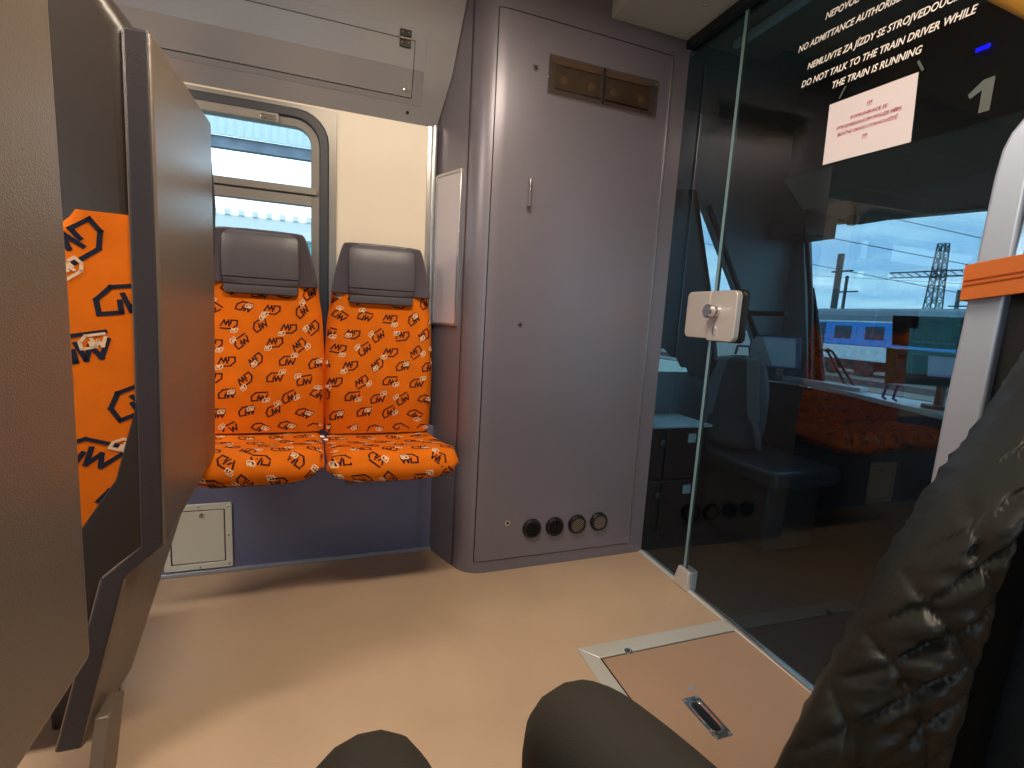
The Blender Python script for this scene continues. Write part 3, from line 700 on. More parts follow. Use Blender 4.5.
# header box and rail above the door
hb = thing('door_header', 'grey sheet-metal header box above the glass door', 'header box', (1.2, 1.6, 2.3))
bm = N(); box(bm, (1.035, .2, 2.39), (1.42, 1.94, ZC)); obj('housing', bm, mat('header_paint', 'B4BDBC', .4, .1), hb, bevel=.003)
bm = N(); lathe(bm, (1.32, 1.72, 2.39), (0, 0, -1), [(0, .006), (.002, .005)], 10); obj('screw', bm, M_chrome, hb)
bm = N(); box(bm, (1.415, .2, 2.355), (XG+.02, 1.94, 2.40)); obj('rail', bm, mat('rail_dark', '2A2F33', .4, .5), hb, bevel=.003)
bm = N(); box(bm, (XG+.10, -.5, 2.325), (XG+.125, 1.8, 2.35)); obj('light_strip', bm, M_desk, hb)
# side wall right of the door (behind the ramp)
bm = N(); box(bm, (XG-.01, -.85, .0), (XG+.05, .42, ZC)); struct('wall_right', bm, M_locker)
# ---------------------------------------------------------------- aluminium ramp + strap
rp = thing('folded_ramp', 'tall pale aluminium folded ramp strapped upright at the right edge', 'ramp', (1.14, .4, 0))
pts = [at(*p, 0, 1.1) for p in ((930, 480), (945, 400), (970, 285), (993, 178), (1001, 150), (1010, 133), (1024, 116))]
low = pts[0]+(pts[0]-pts[1])*((pts[0].z-.0)/(pts[1].z-pts[0].z))
y_r = .36
outl = [Vector((1.1, low.y, .0))]+[Vector((1.1, p.y, p.z)) for p in pts]
top = outl[-1]; outl += [Vector((1.1, top.y-.05, top.z+.02)), Vector((1.1, y_r, top.z+.025)), Vector((1.1, y_r, 0))]
chA = [at(1004, 300, 0, 1.1), at(984, 400, 0, 1.1)]
# left leaf up to the dark channel
edge_top_y = chA[0].y; edge_bot_y = chA[1].y+(chA[1].y-chA[0].y)*((chA[1].z-0)/(chA[0].z-chA[1].z))
def chy(z): return chA[0].y+(chA[1].y-chA[0].y)*((chA[0].z-z)/(chA[0].z-chA[1].z))
leaf = [Vector((1.1, low.y, 0))]+[Vector((1.1, p.y, p.z)) for p in pts]
leaf += [Vector((1.1, chy(1.58), 1.575)), Vector((1.1, chy(0), 0))]
bm = N(); prism(bm, leaf, (.05, 0, 0)); obj('leaf', bm, M_alum, rp, bevel=.006, seg=3)
bm = N(); prism(bm, [Vector((1.118, chy(1.5)+.01, 1.5)), Vector((1.118, chy(0)+.01, 0)), Vector((1.118, chy(0)-.06, 0)), Vector((1.118, chy(1.5)-.06, 1.5))], (.03, 0, 0)); obj('dark_channel', bm, M_black, rp)
bm = N(); prism(bm, [Vector((1.1, chy(1.27)-.047, 1.27)), Vector((1.1, chy(0)-.047, 0)), Vector((1.1, .15, 0)), Vector((1.1, .15, 1.27))], (.05, 0, 0)); obj('leaf', bm, M_alum, rp, bevel=.004)
for k in range(2):
    bm = N(); yy = chy(1.4)-.005-.022*k; tube(bm, [(1.105, yy+.0, 1.25), (1.105, yy-.01, 1.48)], .007, 10); obj('rod', bm, M_chrome, rp, smooth=True)
s1, s2, s3_, s4 = at(967, 265, 0, 1.085), at(1024, 254, 0, 1.085), at(1024, 293, 0, 1.085), at(961, 301, 0, 1.085)
st = thing('orange_strap', 'orange webbing strap with stitching wrapped round the pale ramp', 'strap', (1.09, .5, 1.2))
bm = N()
d = (s2-s1); e1 = s1+d*3.2; e2 = s4+(s3_-s4)*3.2
prism(bm, [s1, e1, e2, s4], (-.003, 0, 0))
prism(bm, [s1, s4, s4+Vector((.09, .0, 0)), s1+Vector((.09, .0, 0))], (0, .003, 0))
obj('webbing', bm, M_strap, st, bevel=.001)
bm = N()
for k in range(40):
    t = .04+k*.058
    a = s1.lerp(s4, .45)+d*t; box(bm, a-Vector((.0045, .0025, .0012)), a+Vector((-.0032, .0025, .0012)))
    a = s1.lerp(s4, .58)+d*t; box(bm, a-Vector((.0045, .0025, .0012)), a+Vector((-.0032, .0025, .0012)))
obj('stitching', bm, M_strapd, st)
p1, p2 = at(986, 0, 0, 1.2), at(1024, 20, 0, 1.2); dd_ = (p2-p1); up_ = Vector((0, dd_.z, -dd_.y)).normalized(); up_ = up_ if up_.z > 0 else -up_
bm = N(); tube(bm, [p1-dd_*1.6+up_*.05, p1+up_*.05, p2+up_*.05, p2+dd_*1.8+up_*.05], .05, 20)
tag(obj('padded_rail', bm, mat('ochre_cloth', 'A87A1C', .8, bump=.5, bscale=300), None, smooth=True), 'ochre yellow padded rail cutting across the top right corner', 'rail')
# ---------------------------------------------------------------- jacket
jk = thing('quilted_jacket', 'black quilted jacket hanging open in the lower right corner', 'jacket', (.8, .3, .1))
left = [((1120, 215), .40), ((1082, 280), .40), ((1050, 332), .40), ((1022, 376), .40), ((984, 432), .40), ((940, 490), .40), ((895, 556), .41), ((862, 610), .42), ((836, 655), .43), ((805, 705), .44), ((770, 768), .45), ((745, 830), .46), ((728, 900), .47)]
right = [((1215, 215), .31), ((1180, 280), .31), ((1145, 332), .31), ((1110, 376), .30), ((1070, 432), .30), ((1034, 490), .30), ((1008, 556), .30), ((992, 610), .31), ((979, 655), .32), ((965, 705), .33), ((948, 768), .34), ((930, 830), .35), ((915, 900), .36)]
LP = [at(p[0]+5, p[1], 1, y) for p, y in left]; RP = [at(p[0], p[1], 1, y) for p, y in right]
def spl(P, t):
    t = min(max(t, 0), .99999)*(len(P)-1); k = int(t); f = t-k
    a = P[max(k-1, 0)]; b = P[k]; c_ = P[k+1]; d_ = P[min(k+2, len(P)-1)]
    return .5*((2*b)+(c_-a)*f+(2*a-5*b+4*c_-d_)*f*f+(3*b-a-3*c_+d_)*f**3)
bm = N(); NU, NV = 84, 150
nout = Vector((-.55, -.75, .25)).normalized()
grid = []
for j in range(NV+1):
    t = j/NV; a = spl(LP, t); b = spl(RP, t); r_ = []
    for i in range(NU+1):
        u = i/NU; p = a.lerp(b, u)
        bulge = .032*math.sin(math.pi*min(1, u*1.02))**.6
        # diamond quilting in cloth coordinates
        sx = u*(b-a).length; sy = t*1.35
        q1 = abs(((sx*1.0+sy*.62)/.085) % 1-.5)*2; q2 = abs(((sx*1.0-sy*.62)/.085) % 1-.5)*2
        qd = min(1-q1 if False else 1-abs(q1), 1-abs(q2)) if False else min(1-q1, 1-q2)
        puff = .016*(min(1, qd*2.2))**.6
        wr = .012*abs(noise.noise(Vector((sx*9+sy*5, sy*30-sx*6, 1.3))))+.009*noise.noise(Vector((sx*7+sy*6, sy*12, 4.1)))+.005*noise.noise(Vector((sx*40, sy*60, 2.1)))+.006*math.sin(sy*70+sx*24+2*noise.noise(Vector((sx*9, sy*9, 0))))*math.sin(math.pi*u)**2
        r_.append(p+nout*(bulge+puff*math.sin(math.pi*u)**.3+wr*math.sin(math.pi*max(0, u))**.5))
    grid.append(r_)
V = [[bm.verts.new(p) for p in r_] for r_ in grid]
for j in range(NV):
    for i in range(NU): bm.faces.new((V[j][i], V[j][i+1], V[j+1][i+1], V[j+1][i]))
bk = [[bm.verts.new(grid[j][i]-nout*(.13*math.sin(math.pi*i/NU)**.5+.01)) if 0 < i < NU else V[j][i] for i in range(0, NU+1, 12)] for j in range(NV+1)]
for j in range(NV):
    for i in range(len(bk[0])-1): bm.faces.new((bk[j][i], bk[j+1][i], bk[j+1][i+1], bk[j][i+1]))
bmesh.ops.holes_fill(bm, edges=[e for e in bm.edges if e.is_boundary], sides=0)
obj('quilted_lining', bm, M_quilt, jk, smooth=True, angle=180)
# zip channel and smooth outer cloth
R2 = [at(p[0]+34, p[1], 1, y-.01) for p, y in right]
bm = N()
def sheet(bm, A_, B_, nu, nv, bul, nrm_, th, wrs=0.):
    G = []
    for j in range(nv+1):
        a = spl(A_, j/nv); b = spl(B_, j/nv)
        G.append([a.lerp(b, i/nu)+nrm_*(bul*math.sin(math.pi*i/nu)**.7+wrs*noise.noise(Vector((i/nu*3, j/nv*7, 2.)))) for i in range(nu+1)])
    V1 = [[bm.verts.new(p) for p in r_] for r_ in G]; V2 = [[bm.verts.new(p-nrm_*th) for p in r_] for r_ in G]
    for j in range(nv):
        for i in range(nu):
            bm.faces.new((V1[j][i], V1[j][i+1], V1[j+1][i+1], V1[j+1][i])); bm.faces.new((V2[j][i], V2[j+1][i], V2[j+1][i+1], V2[j][i+1]))
        bm.faces.new((V1[j][0], V1[j+1][0], V2[j+1][0], V2[j][0])); bm.faces.new((V1[j][nu], V2[j][nu], V2[j+1][nu], V1[j+1][nu]))
    for i in range(nu):
        bm.faces.new((V1[0][i], V2[0][i], V2[0][i+1], V1[0][i+1])); bm.faces.new((V1[nv][i], V1[nv][i+1], V2[nv][i+1], V2[nv][i]))
sheet(bm, RP, R2, 6, 40, -.012, nout, .02); obj('zip_facing', bm, mat('zip_tape', '0A0C0E', .9, spec=.1), jk, smooth=True, angle=60)
R3 = [at(p[0]+75, p[1]-10, 1, y+.02) for p, y in right]
R2b = [p+nout*.004 for p in R2]
bm = N(); sheet(bm, R2b, R3, 20, 40, .05, nout, .03, .02); obj('outer_cloth', bm, M_outer, jk, smooth=True, angle=60)
# ---------------------------------------------------------------- seated person (legs)
def skin_body(name, chains, m, parent, root, sub=2):
    verts, edges, radii, idx = [], [], [], {}
    for ch in chains:
        prev = None
        for p, r in ch:
            k = tuple(round(c, 4) for c in p)
            if k not in idx: idx[k] = len(verts); verts.append(p); radii.append(r)
            i = idx[k]
            if prev is not None and prev != i: edges.append((prev, i))
            prev = i
    me = bpy.data.meshes.new(name); L0 = wloc(parent) if parent else Vector((0, 0, 0))
    me.from_pydata([tuple(Vector(v)-L0) for v in verts], edges, []); me.materials.append(m)
    o = bpy.data.objects.new(name, me); COL.objects.link(o); o.parent = parent
    md = o.modifiers.new('skin', 'SKIN'); md.use_smooth_shade = True; md.branch_smoothing = .6
    rk = idx[tuple(round(c, 4) for c in root)]
    for i, v in enumerate(me.skin_vertices[0].data):
        r = radii[i]; v.radius = r if isinstance(r, tuple) else (r, r); v.use_root = (i == rk)
    md = o.modifiers.new('sub', 'SUBSURF'); md.levels = sub; md.render_levels = sub
    return o
ps = thing('person', 'seated person in dark olive trousers, only both knees showing at the bottom', 'person', (.22, .1, 0))
pel = (.24, -.16, .64)
kL = (.022, .455, .668); kR = (.268, .462, .662)
body = skin_body('trousers', [
    [(pel, (.15, .12)), ((.14, -.10, .62), .10), ((.09, .10, .64), .088), ((.05, .30, .665), .080), (kL, .066), ((.025, .475, .50), .064), ((.02, .46, .33), .062), ((.02, .45, .12), .05)],
    [pel_ if False else (pel, (.15, .12)), ((.34, -.10, .62), .10), ((.34, .10, .64), .086), ((.31, .30, .662), .080), (kR, .070), ((.285, .485, .52), .066), ((.285, .47, .33), .062), ((.285, .46, .12), .05)],
    [(pel, (.15, .12)), ((.24, -.22, .80), (.15, .10))]], M_trouser, ps, pel)
for x, y in ((.02, .45), (.285, .46)):
    o = skin_body('shoe', [[((x, y-.05, .055), (.045, .05)), ((x, y+.02, .055), (.045, .045)), ((x, y+.11, .045), (.046, .035)), ((x, y+.18, .035), (.036, .024))]], M_shoe, ps, (x, y-.05, .055))
# ================================================================ CAB
CY = 2.42
bm = N(); box(bm, (XG+.02, -.85, -.05), (4.2, CY+.1, 0)); struct('floor_cab', bm, mat('cab_floor', '20282A', .5))
bm = N(); box(bm, (XG+.03, -.85, 2.353), (3.4, CY+.1, 2.389)); struct('ceiling_cab', bm, M_cabgreen)
# side wall of the cab with its slanted window
def yw(px, py): return at(px, py, 1, CY)
a, b, c_ = yw(703, 208), yw(758, 352), yw(655, 352)
bm = N(); x0 = XG+.02
win = [Vector((x0+.03, CY, a.z)), Vector((a.x, CY, a.z)), Vector((b.x, CY, b.z)), Vector((b.x+.02, CY, .87)), Vector((x0+.03, CY, .87))]
outq = [Vector((x0, CY, 2.352)), Vector((2.79, CY, 2.352)), Vector((2.79, CY, 1.2)), Vector((2.79, CY, 0)), Vector((x0, CY, 0))]
ringframe(bm, outq, win, (0, .03, 0)); struct('wall_cab_side', bm, M_cabpillar)
bm = N(); tube(bm, [win[1]+Vector((.03, -.005, .02)), win[2]+Vector((.03, -.005, 0))], .016, 8); struct('trim_8', bm, M_black, smooth=True)
bm = N(); prism(bm, [p+Vector((0, .02, 0)) for p in win], (0, .006, 0)); struct('window_5', bm, M_fglass)
# front wall and windscreen opening, plane x = 2.95 leaning back towards the top
def xw(px, py, X0=2.72): return at(px, py, 0, X0)
q1, q2, q3, q4 = xw(803, 226), xw(985, 214), xw(985, 392), xw(808, 382)
q2 = Vector((q2.x, .35, q1.z+(q2.z-q1.z)*1.6)); q3 = Vector((2.72, .35, .84)); q4.z = .84
bm = N(); ringframe(bm, [Vector((2.72, CY-.001, 2.352)), Vector((2.72, -.85, 2.352)), Vector((2.72, -.85, 0)), Vector((2.72, CY-.001, 0))], [q1, q2, q3, q4], (.07, 0, 0)); struct('wall_cab_front', bm, M_cabpillar)
bm = N(); prism(bm, [q+Vector((.04, 0, 0)) for q in (q1, q2, q3, q4)], (.006, 0, 0)); struct('window_6', bm, M_fglass)
bm = N(); tube(bm, [q1+Vector((-.012, -.03, 0)), xw(812, 300)+Vector((-.012, 0, 0)), q4+Vector((-.012, -.03, 0))], .014, 8); struct('trim_5', bm, M_black, smooth=True)
# header over the windscreen
hd = thing('cab_overhead_console', 'dark overhead console above the windscreen inside the cab', 'console', (2.4, 1.4, 1.7))
hz = lambda px, py, X0: at(px, py, 0, X0).z
bm = N()
prism(bm, [Vector((2.15, 2.0, 2.352)), Vector((2.15, 2.0, 1.93)), Vector((2.30, 2.0, 1.80)), Vector((2.71, 2.0, 1.76)), Vector((2.71, 2.0, 2.352))], (0, -2.4, 0)); obj('housing', bm, M_cabdark, hd, bevel=.01)
bm = N(); prism(bm, [Vector((2.145, 2.0, 1.93)), Vector((2.295, 2.0, 1.80)), Vector((2.285, 2.0, 1.79)), Vector((2.135, 2.0, 1.92))], (0, -2.4, 0)); obj('front_lip', bm, M_cabgreen, hd)
bm = N(); lathe(bm, at(852, 222, 0, 2.5), (0, 0, -1), [(-.03, .03), (0, .03), (.015, .02)], 16); obj('camera_dome', bm, M_black, hd, smooth=True)
bm = N(); p = at(983, 48, 0, 2.14); box(bm, p-Vector((.004, .02, .006)), p+Vector((.002, .02, .006))); obj('blue_light', bm, M_blueled, hd)
c1_ = at(768, 240, 0, 2.45); c2_ = at(803, 240, 0, 2.45)
bm = N(); box(bm, (2.45, c2_.y, c1_.z), (2.70, c1_.y, 1.95)); obj('corner_box', bm, M_cabdark, hd, bevel=.01)
# desk
dk = thing('driver_desk', 'driver desk under the windscreen, sky reflection coloured into its pale blue-grey top', 'desk', (2.6, 1.6, 0))
def ez(px, py, z=.85): p = at(px, py, 2, z); return (p.x, p.y)
dpoly = [(2.56, 2.405), ez(800, 382), ez(850, 392), ez(925, 410), (2.20, .9), (2.1, .35), (2.70, .35), (2.70, 2.405)]
bm = N(); prism(bm, [Vector((x, y, .825)) for x, y in dpoly], (0, 0, .025)); obj('desk_top', bm, M_desk, dk, bevel=.004)
bm = N(); prism(bm, [Vector((x+.03, y, .0)) for x, y in dpoly[:6]]+[Vector((x, y, 0)) for x, y in dpoly[6:]], (0, 0, .825)); obj('desk_body', bm, M_cabdark, dk)
bm = N(); sh = [at(*p, 2, .88) for p in ((772, 368), (872, 386), (872, 380), (800, 362))]
sh[2].x = min(sh[2].x, 2.69); sh = [Vector((2.60, 2.35, .852)), Vector((2.64, 1.80, .852)), Vector((2.70, 1.80, .852)), Vector((2.70, 2.35, .852))]
prism(bm, sh, (0, 0, .02)); obj('desk_riser', bm, M_desk, dk, bevel=.003)
bm = N(); a_ = at(806, 387, 0, 2.53); tube(bm, [a_+Vector((0, .03, 0)), a_+Vector((-.02, .03, 0)), a_+Vector((-.02, -.03, 0)), a_+Vector((0, -.03, 0))], .004, 6); obj('drawer_handle', bm, M_chrome, dk)
# tablet on the desk
tb = thing('tablet', 'blue-cased tablet propped at the left end of the driver desk', 'tablet', (2.50, 2.3, .85))
A1, A2, A3, A4 = [at(*p, 0, 2.5) for p in ((750, 334), (800, 337), (803, 370), (751, 366))]
for p in (A3, A4): p.x -= .03
cen = (A1+A2+A3+A4)/4; tn = (A2-A1).cross(A4-A1).normalized(); tn = tn if tn.x < 0 else -tn
def rquad(k, off): return [cen+(p-cen)*k+tn*off for p in (A1, A2, A3, A4)]
bm = N(); prism(bm, rquad(1, 0), -tn*.015); obj('case', bm, M_tablet, tb, bevel=.008, seg=3)
bm = N(); prism(bm, rquad(.86, .001), -tn*.003); obj('screen', bm, M_screen, tb)
bm = N(); q = rquad(.86, .002); prism(bm, [q[0], q[0].lerp(q[1], .25), q[3].lerp(q[2], .5), q[3]], -tn*.001); obj('dark_bezel', bm, M_screend, tb)
bm = N(); box(bm, (cen.x-.0, cen.y-.04, .85), (cen.x+.06, cen.y+.04, cen.z-.03)); obj('stand', bm, M_black, tb)
# radio units
rd = thing('radio_unit', 'upper black radio unit with dark display standing on the driver desk', 'radio', (2.45, 1.5, 1.1))
def yz(px, py, X0=2.42): return at(px, py, 0, X0)
u1, u2, u3, u4 = yz(892, 315), yz(975, 318), yz(975, 352), yz(891, 345)
bm = N(); prism(bm, [u1, u2, u3, u4], (.16, 0, 0)); obj('housing', bm, M_black, rd, bevel=.006)
def qd(A_, B_, C_, D_, s0, t0, s1_, t1_, off): 
    f = lambda s, t: A_.lerp(B_, s).lerp(D_.lerp(C_, s), t)+Vector((-off, 0, 0)); return [f(s0, t0), f(s1_, t0), f(s1_, t1_), f(s0, t1_)]
bm = N(); prism(bm, qd(u1, u2, u3, u4, .3, .18, .75, .7, .002), (.003, 0, 0)); obj('display', bm, M_screend, rd)
bm = N()
for k in range(9): prism(bm, qd(u1, u2, u3, u4, .28+k*.06, .78, .32+k*.06, .86, .003), (.004, 0, 0))
for k in range(4): prism(bm, qd(u1, u2, u3, u4, .82, .2+k*.15, .87, .3+k*.15, .003), (.004, 0, 0))
obj('keys', bm, M_radio, rd)
bm = N(); p = yz(907, 338, 2.41); box(bm, p-Vector((.004, .008, .03)), p+Vector((.002, .008, .03))); obj('orange_cable', bm, M_strapd, rd)
r2 = thing('radio_unit', 'lower grey radio unit with lit display and knob on the driver desk', 'radio', (2.45, 1.5, .86))
u1, u2, u3, u4 = yz(896, 349), yz(960, 354), yz(958, 388), yz(893, 383)
bm = N(); prism(bm, [u1, u2, u3, u4], (.16, 0, 0)); obj('housing', bm, M_radio, r2, bevel=.006)
v1_ = yz(886, 347); v4_ = yz(884, 384)
bm = N(); prism(bm, [v1_, u1+Vector((0, .002, 0)), u4+Vector((0, .002, 0)), v4_], (.15, 0, 0)); obj('side_block', bm, M_radiog, r2, bevel=.004)
bm = N(); prism(bm, qd(u1, u2, u3, u4, .30, .12, .95, .72, .003), (.004, 0, 0)); obj('display', bm, mat('radio_display', '8794B4', .2, emit='7D8CB8', estr=.35), r2)
bm = N(); prism(bm, qd(u1, u2, u3, u4, .30, .12, .55, .72, .0045), (.001, 0, 0)); obj('display_shade', bm, M_screend, r2)
bm = N(); kp = qd(u1, u2, u3, u4, .12, .22, .13, .23, .0)[0]; lathe(bm, kp, (-1, 0, 0), [(0, .013), (.02, .011)], 16); obj('knob', bm, M_black, r2, smooth=True)
bm = N()
for k in range(5): prism(bm, qd(u1, u2, u3, u4, .32+k*.12, .8, .39+k*.12, .9, .003), (.004, 0, 0))
obj('keys', bm, M_grey, r2); bm = N()
prism(bm, qd(u1, u2, u3, u4, .06, .6, .2, .82, .003), (.004, 0, 0))
obj('keypad', bm, M_grey, r2)
bm = N(); pc = (u3+u4)/2+Vector((.07, -.03, 0)); lathe(bm, Vector((pc.x, pc.y, .85)), (0, 0, 1), [(0, .06), (.015, .06), (.02, .018), (pc.z-.85, .018)], 20); obj('stand', bm, M_black, r2, smooth=True)
for k, px in enumerate((888, 899)):
    p = yz(px, 385); bm = N(); tube(bm, [p, p+Vector((0, .01, -.03)), (p.x, p.y+.015, .87), (p.x+.03, p.y+.02, .86)], .006, 8); obj('cable', bm, M_tablet, r2, smooth=True)
# wiper outside
wp = thing('wiper', 'dark windscreen wiper arm with double rods in front of the cab window', 'wiper', (2.9, 2.1, .8))
wz = lambda px, py: at(px, py, 0, 2.805)
bm = N(); tube(bm, [wz(813, 288), wz(817, 330), wz(822, 392)], [.008, .022, .028], 8); obj('blade', bm, M_black, wp, smooth=True)
bm = N(); tube(bm, [wz(816, 328), wz(817, 352)], .014, 8)
obj('red_joint', bm, mat('wiper_red', '7A3428', .6), wp)
for dx in (0, 8):
    bm = N(); tube(bm, [wz(822+dx*.6, 349), wz(828+dx*.6, 352), wz(846+dx, 386), wz(852+dx, 398)], .007, 8); obj('rod', bm, M_black, wp, smooth=True)
# blind, backpack, cabinet, seat box
bm = N(); bx = 1.75; bl = []
for p in ((650, 190), (698, 190), (702, 220), (712, 290), (719, 360), (712, 376), (705, 379), (698, 375), (694, 378), (690, 368), (684, 367), (680, 358), (674, 357), (668, 349), (655, 348)): bl.append(at(*p, 0, bx))
prism(bm, bl, (-.03, 0, 0)); tag(obj('folded_blind', bm, M_black, None, bevel=.008), 'black folded blind with scalloped lower edge inside the cab side window', 'blind')
bp = thing('backpack', 'dark grey backpack with shoulder straps standing upright inside the cab', 'backpack', (2.1, 2.12, .46))
bc = Vector((2.17, 2.17, .456)); 
bm = N(); nn_ = 14; mm = 20; G = []
dX = Vector((.55, -.83, 0)).normalized(); dN = Vector((-.83, -.55, 0)).normalized()
for j in range(nn_+1):
    t = j/nn_; hw_ = .165*(1-.45*max(0, t-.55)**2*4)*(0.85+.15*min(1, t*4)); dp2 = .10*(1-.35*max(0, t-.5)*1.6)
    if j in (0, nn_): hw_ *= .75; dp2 *= .6
    G.append([bm.verts.new(bc+dX*(hw_*math.copysign(abs(math.cos(k/mm*2*math.pi))**.6, math.cos(k/mm*2*math.pi)))+dN*(dp2*math.copysign(abs(math.sin(k/mm*2*math.pi))**.7, math.sin(k/mm*2*math.pi)))+Vector((0, 0, .55*t))) for k in range(mm)])
for a, b in zip(G, G[1:]):
    for k in range(mm): bm.faces.new((a[k], a[(k+1) % mm], b[(k+1) % mm], b[k]))
bm.faces.new(G[0][::-1]); bm.faces.new(G[-1]); obj('bag', bm, M_backpack, bp, smooth=True, subsurf=1)
for s in (-1, 1):
    bm = N(); P_ = [bc+dX*s*.05+dN*.06+Vector((0, 0, .54)), bc+dX*s*.08+dN*.115+Vector((0, 0, .52)), bc+dX*s*.10+dN*.135+Vector((0, 0, .40)), bc+dX*s*.12+dN*.135+Vector((0, 0, .24)), bc+dX*s*.155+dN*.11+Vector((0, 0, .10)), bc+dX*s*.16+dN*.07+Vector((0, 0, .03))]
    prevr = None
    pts_ = [spl(P_, k/20) for k in range(21)]
    for k in range(20):
        w_ = .030 if k < 13 else .014
        a, b = pts_[k], pts_[k+1]
        prism(bm, [a-dX*w_, a+dX*w_, b+dX*w_, b-dX*w_], dN*.012)
    obj('shoulder_strap', bm, mat('strap_cloth_%d' % s, '66767E', .85), bp, smooth=True)
bm = N(); tube(bm, [bc+dX*-.04+Vector((0, 0, .55)), bc+dX*-.03+Vector((0, 0, .60)), bc+dX*.03+Vector((0, 0, .60)), bc+dX*.04+Vector((0, 0, .55))], .008, 8); obj('grab_loop', bm, M_backpack, bp, smooth=True)
ds = thing('driver_stool', 'dark grey padded seat box in the cab under the backpack', 'seat', (2.1, 2.1, 0))
bm = N(); box(bm, (2.0, 1.70, .36), (2.48, 2.38, .455)); obj('seat', bm, mat('stool_vinyl', '2E3B44', .4), ds, bevel=.03, seg=4)
bm = N(); box(bm, (2.06, 1.78, 0), (2.42, 2.34, .37)); obj('base', bm, M_cabdark, ds, bevel=.01)
cb = thing('cab_cabinet', 'black low cabinet with pale top and grey square labels behind the fixed glass', 'cabinet', (1.75, 2.2, 0))
bm = N(); box(bm, (1.56, 2.10, .60), (1.95, 2.40, .615)); obj('top', bm, M_desk, cb, bevel=.003)
for k, z in enumerate((.315, .02)):
    bm = N(); box(bm, (1.57, 2.11, z), (1.93, 2.39, z+.28)); dd = obj('box', bm, M_black, cb, bevel=.006)
    bm = N(); box(bm, (1.80, 2.106, z+.2), (1.85, 2.111, z+.25)); obj('label_plate', bm, M_desk, dd)
    bm = N(); lathe(bm, (1.64, 2.11, z+.2), (0, -1, 0), [(0, .02), (.006, .02), (.01, .012)], 16); obj('latch', bm, mat('latch_%d' % k, '4A5256', .4, .4), dd)
# ================================================================ OUTSIDE
bm = N(); box(bm, (-60, -60, -1.35), (300, 300, -1.3)); struct('ground', bm, M_ballast)
bm = N(); box(bm, (9, -20, -1.3), (17, 60, -.75)); 
for k in range(70): box(bm, (8.96, -10+k*.9, -1.2), (9.0, -10+k*.9+.06, -.8))
tag(obj('platform', bm, M_platform, None), 'pale concrete railway platform beyond the cab windscreen', 'platform')
bm = N()
for x in (19.5, 21.0, 24.5, 26.0): box(bm, (x, -20, -1.3), (x+.08, 80, -1.15))
tag(obj('rail_tracks', bm, M_steel, None), 'dark steel rails running past the platform outside the cab', 'rails')
# coach
XCo = 30; Y0, Y1 = 1.0, 25.0
ch = thing('passenger_coach', 'blue and white passenger coach standing outside beyond the cab windscreen', 'train', (XCo+1.4, 13, -1.3))
zb, zw, zt_ = -.35, .75, 2.05
bm = N(); box(bm, (XCo, Y0, zb), (XCo+2.8, Y1, .55)); obj('lower_body', bm, M_coachwhite, ch, bevel=.05)
bm = N(); box(bm, (XCo-.005, Y0, .55), (XCo+2.805, Y1-.03, zt_)); obj('upper_body', bm, M_coachblue, ch, bevel=.05)
bm = N(); box(bm, (XCo-.012, Y0, zt_-.06), (XCo+2.812, Y1-.03, zt_+.03)); obj('white_band', bm, M_coachwhite, ch)
bm = N(); pr_ = [(XCo, zt_), (XCo+.08, zt_+.35), (XCo+.4, zt_+.65), (XCo+1.4, zt_+.85), (XCo+2.4, zt_+.65), (XCo+2.72, zt_+.35), (XCo+2.8, zt_)]
prism(bm, [Vector((x, Y0, z)) for x, z in pr_], (0, Y1-Y0, 0)); obj('roof', bm, M_coachroof, ch, smooth=True, angle=30)
bm = N(); box(bm, (XCo+.9, Y1, zb), (XCo+1.9, Y1+.25, zt_+.2)); obj('gangway', bm, M_under, ch, bevel=.04)
for k in range(11):
    yy = Y1-2.9-k*1.95
    bm = N(); box(bm, (XCo-.03, yy-.55, .95), (XCo+.0, yy+.55, 1.75)); obj('window', bm, M_coachwin, ch, bevel=.03)
for yy in (Y1-1.3, Y0+1.3):
    bm = N(); box(bm, (XCo-.03, yy-.4, zb), (XCo, yy+.4, 1.9)); obj('door', bm, M_coachwin, ch, bevel=.02)
for yy in (Y1-3.5, Y0+3.5):
    bm = N(); box(bm, (XCo+.1, yy-1.5, -.95), (XCo+2.7, yy+1.5, -.4))
    for s in (-1.1, 1.1): lathe(bm, (XCo+.05, yy+s, -.85), (1, 0, 0), [(0, .44), (.14, .46)], 20); lathe(bm, (XCo+2.6, yy+s, -.85), (1, 0, 0), [(0, .44), (.14, .46)], 20)
    obj('bogie', bm, M_under, ch)
bm = N(); box(bm, (XCo+.3, 10, -1.0), (XCo+2.5, 16, -.35)); obj('underfloor_boxes', bm, M_under, ch)
# lattice mast, masts, gantry, wires
def lattice(name, base, H_, w0, w1, label):
    bm = N(); x, y, z = base
    def cr_(t): w_ = w0+(w1-w0)*t; return [Vector((x+sx*w_/2, y+sy*w_/2, z+H_*t)) for sx, sy in ((-1, -1), (1, -1), (1, 1), (-1, 1))]
    K = 12
    for k in range(4): tube(bm, [cr_(0)[k], cr_(1)[k]], .05, 5)
    for j in range(K):
        a, b = cr_(j/K), cr_((j+1)/K)
        for k in range(4):
            tube(bm, [a[k], b[(k+1) % 4]], .025, 4); tube(bm, [a[(k+1) % 4], b[k]], .025, 4); tube(bm, [b[k], b[(k+1) % 4]], .025, 4)
    return tag(obj(name, bm, M_steel, None), label, 'mast')
pm_ = at(929, 300, 0, 36); pt_ = at(937, 243, 0, 36)
lattice('lattice_mast', (36.5, pm_.y, -1.3), pt_.z+1.3, 1.0, .42, 'tall steel lattice mast rising behind the coach roof')
bm = N()
g0 = at(890, 273, 0, 36.5); g1 = at(985, 272, 0, 36.5); g1.y -= 8
for dz in (0, -.35): tube(bm, [g0+Vector((0, 0, dz)), g1+Vector((0, 0, dz))], .05, 5)
nseg = 26
